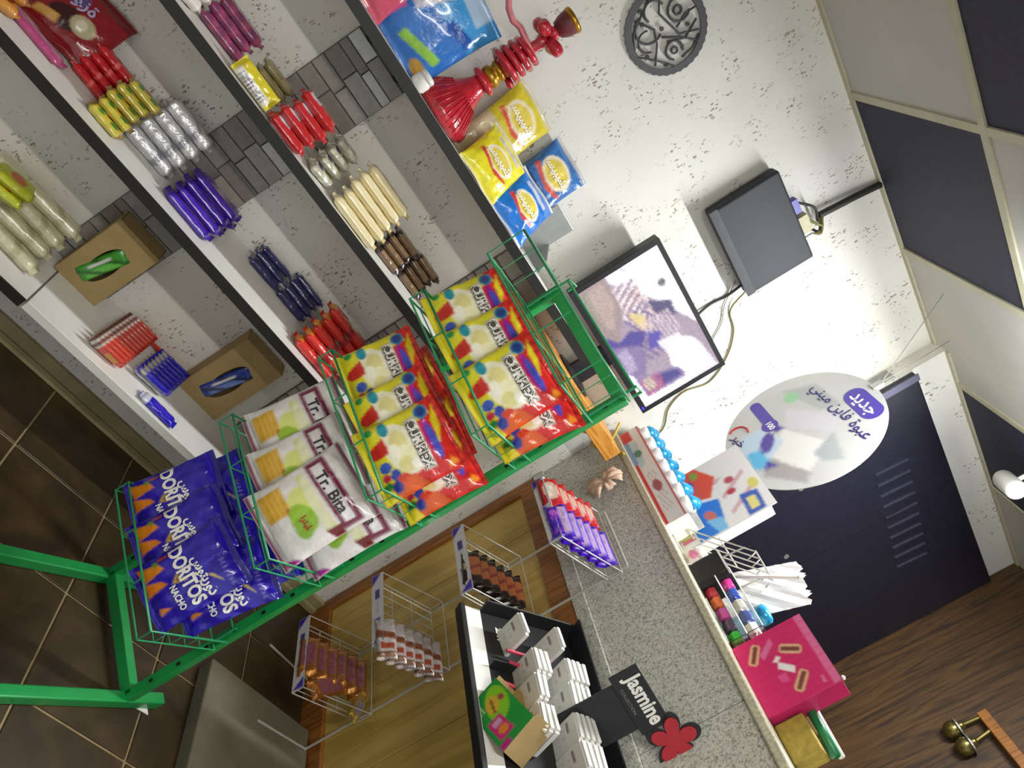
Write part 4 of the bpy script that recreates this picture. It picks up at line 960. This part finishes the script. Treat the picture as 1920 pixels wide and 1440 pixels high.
# ------------------------------------------------------------------ sloping card display with name sign
J = thing('card_display', 'sloping black display tray with Jasmine sign and white lip', 'display', (1.375, -.775, .835))
JA = R(30); jw, jd = .56, .35
jm = Matrix.Rotation(-JA, 4, 'Y')
def jp(d, y, h=0): return jm @ Vector((d, y, h))
def jbox(nm, d0, d1, y0, y1, h0, h1, m): return bevel(G().box(d0, d1, y0, y1, h0, h1, jm).build(nm, m, J), .003)
jbox('tray_base', 0, jd, -jw, 0, -.004, .0, BLACKCARD)
jbox('front_edge', -.012, .004, -jw, 0, -.022, .012, BLACKCARD)
jbox('white_lip', .006, .055, -jw, 0, .0005, .004, WHITEPL)
jbox('side_wall', .055, jd, -.006, 0, .0, .045, BLACKCARD); jbox('side_wall', .055, jd, -jw, -jw + .006, 0, .045, BLACKCARD)
jbox('divider', .055, jd, -.20, -.197, 0, .03, BLACKCARD); jbox('divider', .055, jd, -.36, -.357, 0, .03, BLACKCARD)
jbox('back_wall', jd - .006, jd, -jw, 0, 0, .07, BLACKCARD)
for y in (-.08, -.48): G().tube([jp(jd - .02, y, -.004), (.29, y, .10), (.298, y, .06)], .006, 6).build('support_arm', DARK, J)
def jtext(body, size, d, y, h, m, bold=0., sx=1., name='lettering'):
    lettering(body, size, m, J, lambda a, b: jp(d + b, y - a, h), bold, name=name, sx=sx)
jtext('2STI', .026, .105, -.075, .002, WT, .001)
# sign with the word and flower, on a post, turned towards the aisle
SA = R(58)
SM = Matrix.Translation(Vector((1.555, -1.16, 1.185)) - J.location) @ Matrix(((math.sin(SA), math.cos(SA), 0, 0), (-math.cos(SA), math.sin(SA), 0, 0), (0, 0, 1, 0), (0, 0, 0, 1)))
SG = G().box(-.07, .085, .0, .006, -.05, .026, SM).build('sign_board', BLACKCARD, J)
lettering('Jasmine', .054, WT, SG, lambda a, b: SM @ Vector((a + .012, -.0015, b)), .0018, sx=.76)
lettering('COLLECTION', .011, mat('grey_print', '#8b8b88', .5, var=0), SG, lambda a, b: SM @ Vector((a, -.0012, -.037 + b)), .0)
def lob(r, n=80):
    out = []
    for k in range(n):
        a = 2 * PI * k / n; q = abs(math.cos(2.5 * a)); out.append((r * (.42 + .58 * q ** .8) * math.sin(a), r * (.42 + .58 * q ** .8) * math.cos(a)))
    return out
fc = (.13, .012)
g = G().prism([(fc[0] + x, fc[1] + z) for x, z in lob(.068)], 0, .006, 'y'); g.v = [SM @ v for v in g.v]
FLW = g.build('flower_sign', BLACKCARD, J)
g = G().prism([(fc[0] + x, fc[1] + z) for x, z in lob(.056)], -.003, -.0002, 'y'); g.v = [SM @ v for v in g.v]
g.build('red_flower', mat('red_acrylic', '#b81f2e', .35, var=.04), FLW)
G().box(.06, .11, .001, .005, -.045, -.01, SM).build('flower_arm', BLACKCARD, J)
G().box(-.05, .07, .0065, .012, -.30, -.02, SM).build('sign_post', BLACKCARD, J)
# small white boxes standing in the display
WB = painter('#dfddd6', [('r', .14, .62, .5, .70, '#6a5a58'), ('s', 0, .08, .3, .2, .2, .8, .28, '#b9b5ae'), ('s', 0, .06, .3, .3, .42, .8, .5, '#b9b5ae')])
wb = G().box(-.038, .038, 0, .012, 0, .088).me('carton_body', WHITEPL); wc = card('front_print', .076, .088, WB, PAPER, 20, 20, .0006); wt = G().box(-.033, .033, .001, .011, .088, .096).me('flap', WHITEPL)
def small_box(d, y, h, lean, label, yaw=0):
    M = Matrix.Translation(J.location) @ jm @ Matrix.Translation((d, y, h)) @ Matrix.Rotation(R(-90) + yaw, 4, 'Z') @ Matrix.Rotation(R(-lean), 4, 'X')
    o = thing('white_carton', label, 'box', M.translation, M.to_euler(), 'small white cartons in the black display')
    link('carton_body', wb, o); link('front_print', wc, o, (0, -.0008, 0)); link('flap', wt, o)
for c, (y, ds) in enumerate(((-.225, (.125, .140, .155, .222, .237, .252, .267)), (-.306, (.115, .130, .212, .227, .242, .257)), (-.396, (.105, .120, .135, .202, .217, .232, .247)), (-.480, (.20, .215, .23, .245)))):
    nm = ('left', 'second', 'third', 'last')[c]
    for k, d in enumerate(ds):
        small_box(d, y - .002 * k, .001, 8, 'small white carton, %s row of the black display%s' % (nm, place(k, len(ds), 'frontmost', 'rearmost', 'from front')), R(random.uniform(-3, 3)))
small_box(.105, -.11, .001, 12, 'single white carton alone at the front left of the black display', R(8))
small_box(.215, -.125, .001, 12, 'single white carton standing alone beside the sign', R(4))
PS = mat('pink_stick', '#c83a56', .4)
for i, (y, d0, d1) in enumerate(((-.155, .10, .23), (-.195, .10, .17), (-.265, .062, .10), (-.345, .062, .10))):
    g = G().tube([Vector((0, 0, 0)), jm @ Vector((d1 - d0, -.012, .004))], .0045, 8)
    tag(g.build('pink_stick', PS, None, J.location + jp(d0, y, .03)), ['long pink plastic stick between the two single white cartons', 'short pink stick beside the divider of the black display', 'pink stick tip in front of the middle cartons', 'pink stick tip in front of the right cartons'][i], 'stick')
# green fruit box at the front
t = thing('green_fruit_box', 'open green printed box with orange fruit picture and pink badge', 'box', J.location + jp(.012, -.40, .006), (0, -JA * .9, R(-90)))
GB = painter('#1f9a3c', [('e', .34, .62, .26, .36, 30, '#8ad022'), ('e', .3, .5, .14, .2, 20, '#dcb63a'), ('p', [(.2, .52), (.44, .4), (.46, .46), (.22, .58)], '#8a5a1c'), ('e', .32, .78, .06, .08, 0, '#b03a4a'), ('p', [(.5, .1), (.86, .12), (.86, .55), (.5, .5)], '#d01f7c'), ('e', .74, .34, .07, .14, 0, '#e88a2a'), ('r', .54, .2, .64, .44, '#d8a0cc'), ('s', 90, .08, .3, .05, .02, .3, .3, '#b8d890'), ('r', .9, .0, 1, .3, '#c01f86')])
link('front_print', card('front_print', .17, .10, GB, PAPER, 34, 24, .001), t, (0, -.0015, 0))
G().box(-.085, .085, 0, .002, 0, .10).box(-.085, .085, .078, .08, 0, .12).box(-.085, -.083, .002, .078, 0, .11).box(.083, .085, .002, .078, 0, .11).box(-.083, .083, .002, .078, 0, .002).build('carton', CARD, t)
G().box(-.08, .08, .004, .076, .03, .06).build('contents', mat('cream_wrap', '#d8caa0', .5, var=.2, scale=50), t)

# ------------------------------------------------------------------ on top of the counter
CT = 1.411
# egg carton with blue-topped eggs
t = thing('egg_display_box', 'red and white display box holding blue topped chocolate eggs', 'box', (1.70, -.30, CT), (0, 0, R(-90)))
EB = painter('#e4e2de', [('r', 0, 0, .62, .18, '#c8262c'), ('r', .62, 0, .88, .2, '#7a9cc8'), ('p', [(.55, .2), (.86, .2), (.86, .6), (.6, .5)], '#bcd0d8'), ('r', .88, 0, 1, .5, '#d0302c'), ('s', 30, .09, .3, .1, .3, .5, .7, '#c9b8b4'), ('r', 0, .9, 1, 1, '#c84a50'), ('e', .35, .5, .06, .2, 0, '#a85a60'), ('e', .72, .4, .04, .2, 0, '#5a8a78')])
def mirx(p): return lambda u, v: p(1 - u, v)
link('front_print', card('front_print', .52, .075, mirx(EB), PAPER, 100, 16, .001), t, (0, -.0015, 0))
G().box(-.26, .26, 0, .002, 0, .075).box(-.26, .26, .085, .087, 0, .10).box(-.26, -.258, .002, .085, 0, .08).box(.258, .26, .002, .085, 0, .08).box(-.258, .258, .002, .085, 0, .002).build('tray', mat('white_card', '#e0ded8', .6), t)
EGG = mat('white_egg', '#f0efee', .35, var=.02); EGB = mat('blue_foil', '#2f9ad0', .25, metal=.3, var=.1, scale=80)
em = G().lathe([(0, -.032), (.014, -.03), (.024, -.018), (.028, 0), (.026, .012)], 18).me('egg_lower', EGG, True); eb = G().lathe([(.0262, .012), (.0265, .014), (.022, .026), (.013, .036), (0, .04)], 18).me('egg_top', EGB, True)
for r_ in range(2):
    for k in range(7):
        e = thing('chocolate_egg', 'white chocolate egg with blue top, %s row%s' % ('front' if r_ == 0 else 'rear', place(k, 7, 'nearest the wall', 'farthest from the wall', 'from the wall')), 'egg', (1.7265 + .034 * r_ * .9, -.075 - k * .07 + .02 * r_, CT + .088 + .006 * r_), (0, R(14), 0), 'chocolate eggs, %s row' % ('front' if r_ == 0 else 'rear'))
        link('egg_lower', em, e); link('egg_top', eb, e)
# dark tray under the egg box's wall end
# leaflet holder with red, blue and white cards
t = thing('leaflet_box', 'tall white display carton with red and blue printed panels', 'box', (1.79, -.46, CT), (0, 0, R(-76)))
LB = painter('#dcdad6', [('p', [(.0, .18), (.34, .12), (.5, .5), (.26, .64), (.0, .5)], '#d4503c'), ('e', .2, .36, .07, .05, 0, '#3a3f96'), ('e', .3, .3, .06, .04, 0, '#3a8a5a'), ('e', .1, .46, .06, .04, 0, '#7a9a3a'), ('p', [(.36, .10), (.98, .12), (.98, .48), (.56, .56), (.48, .34)], '#2f74c8'), ('p', [(.4, .2), (.6, .16), (.62, .3), (.5, .34)], '#1f86c0'), ('e', .56, .24, .06, .07, 0, '#c8c83a'), ('e', .72, .4, .08, .05, 20, '#c86a5a'), ('p', [(.76, .34), (.98, .4), (.98, .5), (.8, .5)], '#7ab4dc'), ('s', 35, .2, .25, .3, .6, .9, .9, '#c9a4a8'), ('e', .4, .74, .05, .05, 0, '#b04a5a'), ('e', .56, .7, .04, .05, 0, '#b03a4a'), ('e', .6, .92, .08, .05, 0, '#cfc46a'), ('p', [(.66, .74), (.98, .72), (.98, .9), (.7, .92)], '#3f5fb0'), ('p', [(.74, .78), (.92, .77), (.92, .86), (.76, .87)], '#d8d080')])
link('front_print', card('front_print', .26, .33, LB, PAPER, 56, 60, .001), t, (0, -.0015, 0))
G().box(-.13, .13, 0, .002, 0, .33).box(-.13, .13, .058, .06, 0, .30).box(-.13, -.128, .002, .058, 0, .31).box(.128, .13, .002, .058, 0, .31).box(-.128, .128, .002, .058, 0, .002).build('carton', mat('white_card', '#e0ded8', .6), t)
link('lower_print', card('lower_print', .25, .06, painter('#c9c9c4', [('r', .1, .2, .24, .8, '#5a7a3a'), ('r', .42, .2, .46, .8, '#8a8a86'), ('r', .58, .15, .74, .85, '#a8a488'), ('r', .8, .15, .88, .85, '#b8b83a'), ('r', .88, .15, .93, .85, '#c86a8a')]), PAPER, 50, 12, .001), t, (0, -.004, .004))
# wire holder with a white paper bag
t = thing('wire_holder', 'white wire holder standing on the counter behind the granite edge', 'rack', (1.83, -.66, CT))
for k in range(5):
    x = -.07 + .035 * k
    G().tube([(x, .11, .002), (x, .10, .05), (x, -.08, .17), (x, -.11, .19), (x, -.12, .16)], .0022, 6).build('bent_wire', WIRE, t, smooth=True)
G().tube([(-.08, .11, .003), (.08, .11, .003), (.08, -.06, .003), (-.08, -.06, .003)], .003, 6, True).build('base_wire', WIRE, t)
for z, y in ((.05, .10), (.12, .0), (.19, -.11)): G().tube([(-.075, y, z), (.075, y, z)], .0022, 6).build('cross_wire', WIRE, t)
for s in (-1, 1): G().tube([(s * .075, -.06, .003), (s * .075, -.08, .17)], .0026, 6).build('leg_wire', WIRE, t)
t = thing('white_paper_bag', 'crumpled white paper bag with torn edge standing behind the wire holder', 'bag', (1.915, -.72, CT + .006))
g = G(); nn = 12
rnd = random.Random(4)
for s in (0, 1):
    for j in range(nn + 1):
        for i in range(nn + 1):
            u, v = i / nn, j / nn
            zz = v * (.27 + (.012 * math.sin(u * 31) if j == nn else 0)); yy = (u - .5) * (.16 - .02 * v)
            xx = (.02 * math.sin(u * PI) * (1 - .5 * v) + .003 * math.sin(u * 19 + v * 23)) * (1 if s else -1) + .02 * v
            g.v.append(Vector((xx, yy, zz)))
for s in (0, 1):
    o_ = s * (nn + 1) ** 2
    for j in range(nn):
        for i in range(nn):
            a = o_ + j * (nn + 1) + i; q = (a, a + 1, a + nn + 2, a + nn + 1); g.f.append(q if s else q[::-1])
g.build('paper', mat('white_paper', '#e6e5e4', .7, var=.04, scale=20, bump=.15), t, (0, 0, 0), (R(16), 0, R(12)))
# black box with pale edge
t = thing('black_box', 'small black box with pale edge on the counter beside the candy container', 'box', (1.775, -.755, CT))
bevel(G().box(-.03, .05, -.05, .05, 0, .10).build('box_body', BLACKCARD, t), .003); G().box(-.031, -.029, -.05, .05, .094, .10).build('pale_edge', WHITEPL, t)
t = thing('white_stick', 'thin white plastic rod leaning out above the black box', 'stick', (1.82, -.76, CT + .102))
G().tube([(0, 0, 0), (.0, -.11, .15)], .005, 8).build('rod', WHITEPL, t); G().lathe([(0, 0), (.007, .001), (.006, .008), (0, .009)], 10, Matrix.Translation((0, -.11, .15))).build('tip', WHITEPL, t)
t = thing('pink_white_cloth', 'white and pink folded tissue pack behind the granite edge', 'pack', (1.745, -.675, CT), (0, 0, R(-90)))
me_, _ = pillow('pack', .06, .07, .03, painter('#d8d0c8', [('e', .6, .4, .3, .2, 0, '#d07a9a'), ('s', 70, .2, .3, 0, .5, 1, 1, '#b8a898')]), FOIL, 14, 14, .08, None, 70)
link('tissue_pack', me_, t, (0, 0, 0), (R(-12), 0, 0))
# clear container of coloured sweets
CLR = mat('clear_acrylic', '#f2f4f4', .05, var=0, trans=1.)
t = thing('sweet_container', 'clear plastic container with shelves of coloured sweets on the counter', 'container', (1.79, -.90, CT))
for b_ in ((-.05, .05, -.11, -.108, 0, .10), (-.05, .05, .108, .11, 0, .10), (-.05, .05, -.108, .108, .0, .003), (-.05, .05, -.108, .108, .052, .054), (.048, .05, -.108, .108, .003, .1)):
    G().box(*b_).build('acrylic_panel', CLR, t)
G().tube([(-.05, -.11, .10), (-.05, .11, .10)], .002, 5).build('front_rail', WHITEPL, t); G().tube([(-.05, -.11, .054), (-.05, .11, .054)], .002, 5).build('front_rail', WHITEPL, t)
cols = (('#c0303a', 'red'), ('#d8662a', 'orange'), ('#b8408a', 'magenta'), ('#4a3a50', 'dark purple'), ('#2fae2a', 'green'), ('#c83a8a', 'pink'), ('#2a4aa0', 'blue'), ('#b9b7aa', 'grey'), ('#3a4a86', 'navy'), ('#d8d4cc', 'white'))
for i, (c_, nm) in enumerate(cols):
    low = i < 5
    kk = bar_kind('wrapped_sweet', .04, .036, .032, c_, [('r', .3, .2, .7, .8, '#d8b0a8' if i % 3 == 0 else c_)], 80 + i, None, (), .05)
    yy = .085 - .043 * (i % 5)
    put_bar(kk, '%s wrapped sweet in the %s row of the clear container' % (nm, 'lower' if low else 'upper'), 'wrapped sweets', (1.775, -.90 + yy, CT + (.004 if low else .055)), (0, 0, R(90)), 'sweet')
t = thing('blue_lid_jar', 'small blue and white jar behind the clear sweet container', 'jar', (1.90, -.86, CT))
G().lathe([(0, 0), (.03, 0), (.032, .01), (.032, .09), (.028, .10)], 20).build('jar_body', mat('white_blue_jar', '#8ab8d0', .3, var=.2, scale=30), t, smooth=True); G().lathe([(.03, .10), (.03, .125), (.02, .132), (0, .133)], 20).build('lid', EGB, t, smooth=True)
# pink box
t = thing('pink_chocolate_box', 'bright pink box printed with chocolate bars standing on the counter', 'box', (1.735, -1.14, CT), (0, 0, R(-88)))
PK = painter('#cc1f63', [('r', 0, .9, 1, 1, '#d86a98'), ('s', 0, .1, .06, 0, 0, 1, 1, '#d4366f')] +
    [q for (cx, cy, an) in ((.36, .66, 60), (.78, .58, -45), (.22, .22, -35)) for q in (('p', [(cx + a * math.cos(R(an)) - b * math.sin(R(an)), cy + a * math.sin(R(an)) + b * math.cos(R(an))) for a, b in ((-.14, -.04), (-.11, -.06), (.11, -.06), (.14, -.04), (.14, .04), (.11, .06), (-.11, .06), (-.14, .04))], '#e0b48a'), ('p', [(cx + a * math.cos(R(an)) - b * math.sin(R(an)), cy + a * math.sin(R(an)) + b * math.cos(R(an))) for a, b in ((-.12, -.03), (.12, -.03), (.12, .03), (-.12, .03))], '#7a3a34'))] +
    [('p', [(.1, .5), (.2, .5), (.34, .3), (.26, .28)], '#d86a9c'), ('p', [(.44, .44), (.52, .4), (.66, .56), (.58, .6)], '#e8e4e2'), ('p', [(.44, .44), (.4, .5), (.36, .46), (.42, .38)], '#e8e4e2'), ('p', [(.6, .34), (.7, .36), (.72, .46), (.6, .46)], '#d8508a'), ('s', 0, .02, .4, .84, .8, .94, .84, '#e6a8c4')])
link('front_print', card('front_print', .205, .195, PK, PAPER, 64, 60, .001), t, (0, -.0015, 0))
bevel(G().box(-.1025, .1025, 0, .07, 0, .194).build('carton', mat('pink_card', '#c4205f', .5, var=.05), t), .002)
G().lathe([(0, 0), (.006, .002), (.006, .006), (0, .009)], 8).build('corner_pin', WHITEPL, t, (.098, .0, .195))
# yellow block, green ruler
t = tag(bevel(G().box(-.03, .03, -.05, .05, 0, .075).build('yellow_sponge', mat('yellow_sponge', '#a8923e', .8, var=.12, scale=60, bump=.3), None, (1.79, -1.30, CT)), .005), 'yellow sponge block on the counter below the pink box', 'sponge')
t = thing('green_marker', 'green and white marker lying across the yellow sponge behind the pink box', 'marker', (1.80, -1.275, CT + .09))
G().tube([(0, .10, .004), (0, -.08, 0)], .012, 10).build('barrel', mat('marker_green', '#1f7a4a', .35), t, smooth=True); G().tube([(.014, .10, .014), (.014, -.08, .010)], .008, 8).build('white_clip', WHITEPL, t, smooth=True)
G().box(-.02, .02, -.02, .02, -.014, -.008).build('rest', CARD, t)

# ------------------------------------------------------------------ round hanging advert
HX = 1.885
t = thing('hanging_advert', 'large round white hanging advert for tissues with purple lettering', 'sign', (HX, -.285, 1.97), (0, 0, R(-90)))
RA = .275
def disc_paint():
    return painter('#c2c1bf', [('p', [(.06, .42), (.3, .36), (.62, .55), (.3, .72), (.12, .64)], '#bcbcba'), ('p', [(.10, .56), (.44, .66), (.5, .78), (.2, .76)], '#a9acaa'), ('e', .2, .58, .05, .05, 0, '#8fbf94'), ('p', [(.26, .5), (.56, .72), (.66, .62), (.42, .42)], '#c6c4ca'), ('p', [(.42, .4), (.72, .56), (.86, .34), (.6, .22)], '#dcdad6'), ('p', [(.66, .62), (.9, .56), (.84, .46), (.74, .44)], '#a4abac'), ('p', [(.58, .22), (.86, .36), (.92, .3), (.7, .12)], '#a09c98'), ('p', [(.32, .30), (.52, .36), (.62, .18), (.44, .08), (.30, .16)], '#b9cbdc'), ('p', [(.48, .2), (.66, .22), (.62, .10), (.46, .12)], '#58b0d8'),
        ('e', .46, .27, .09, .045, -35, '#4f3f96'), ('p', [(.34, .38), (.42, .42), (.42, .34)], '#4f3f96'), ('p', [(.40, .05), (.56, .05), (.46, -.02)], '#4f3f96'), ('p', [(.60, .2), (.68, .24), (.66, .14)], '#4f3f96')])
dp = disc_paint(); N_ = 44; g_v = []; g_c = []; g_f = []
rings = [RA * (k / 26) for k in range(1, 27)]; seg = 96
g_v.append((0, 0, 0)); g_c.append(dp(.5, .5))
for rr in rings:
    for k in range(seg):
        a = 2 * PI * k / seg; x, z = rr * math.cos(a), rr * math.sin(a); g_v.append((x, 0, z)); g_c.append(dp(.5 + x / RA / 2, .5 + z / RA / 2))
for k in range(seg): g_f.append((0, 1 + k, 1 + (k + 1) % seg))
for j in range(len(rings) - 1):
    for k in range(seg): a = 1 + j * seg; g_f.append((a + k, a + seg + k, a + seg + (k + 1) % seg, a + (k + 1) % seg))
n0 = len(g_v); last = 1 + (len(rings) - 1) * seg
for k in range(seg): g_v.append((g_v[last + k][0], .003, g_v[last + k][2])); g_c.append(lin('#e4e3e0'))
for k in range(seg): g_f.append((last + k, n0 + k, n0 + (k + 1) % seg, last + (k + 1) % seg))
g_f.append(tuple(n0 + k for k in range(seg)))
link('printed_disc', mesh('printed_disc', g_v, g_f, PAPER, False, g_c), t)
PUR = mat('purple_print', '#4a3a9e', .4, var=0)
def pill(cx, cz, L_, h, nm):
    pts = [(cx + L_ / 2 - h / 2 + h / 2 * math.cos(R(a)), cz + h / 2 * math.sin(R(a))) for a in range(-90, 91, 15)] + [(cx - L_ / 2 + h / 2 + h / 2 * math.cos(R(a)), cz + h / 2 * math.sin(R(a))) for a in range(90, 271, 15)]
    G().prism(pts, -.0012, -.0004).build(nm, PUR, t)
fl2 = lambda cx, cz, tilt=0: (lambda a, b: (cx + a, -.0018, cz + b + a * tilt))
pill(.045, .205, .175, .078, 'purple_pill'); lettering('\uFEAA\uFEF3\uFEAA\uFE9F', .066, WT, t, fl2(.047, .208), .0012)
lettering('\uFEF2\uFEE8\uFEF4\uFEE3 \uFEE6\uFEF3\uFE8E\uFED3 \uFE93\uFEEE\uFE92\uFECB', .058, NAVYT, t, fl2(.02, .135), .0006)
pill(-.16, -.075, .16, .042, 'purple_pill'); G().prism([(-.09 + .03 * math.cos(R(a)), -.08 + .03 * math.sin(R(a))) for a in range(0, 360, 20)], -.0016, -.0012).build('purple_dot', PUR, t); lettering('100', .03, WT, t, fl2(-.09, -.08), .0008)
lettering('\uFEAE\uFEF4\uFEA7', .05, NAVYT, t, fl2(-.10, -.20), .0008)
G().tube([(-.135 + .035 * math.cos(R(a)), -.002, -.185 + .035 * math.sin(R(a))) for a in range(60, 230, 15)], .003, 5).build('red_swoosh', REDT, t)
G().box(-.01, .014, -.006, .008, RA - .012, RA + .028).build('clip', STEEL, t)
G().tube([(0, 0, RA + .026), (-.09, -.12, ZC - 1.97 - .004)], .0016, 5).build('string', mat('grey_string', '#8d8a80', .8), t); G().tube([(0, 0, RA + .026), (-.15, .13, ZC - 1.97 - .004)], .0016, 5).build('string', mat('grey_string', '#8d8a80', .8), t)
# small grey plate on the wall return
tag(bevel(G().box(-.004, 0, -.05, 0, 0, .10).build('junction_plate', mat('grey_plate', '#8f908c', .5), None, (2.099, -.012, 2.30)), .001), 'small grey junction plate on the wall corner above the round advert', 'plate')
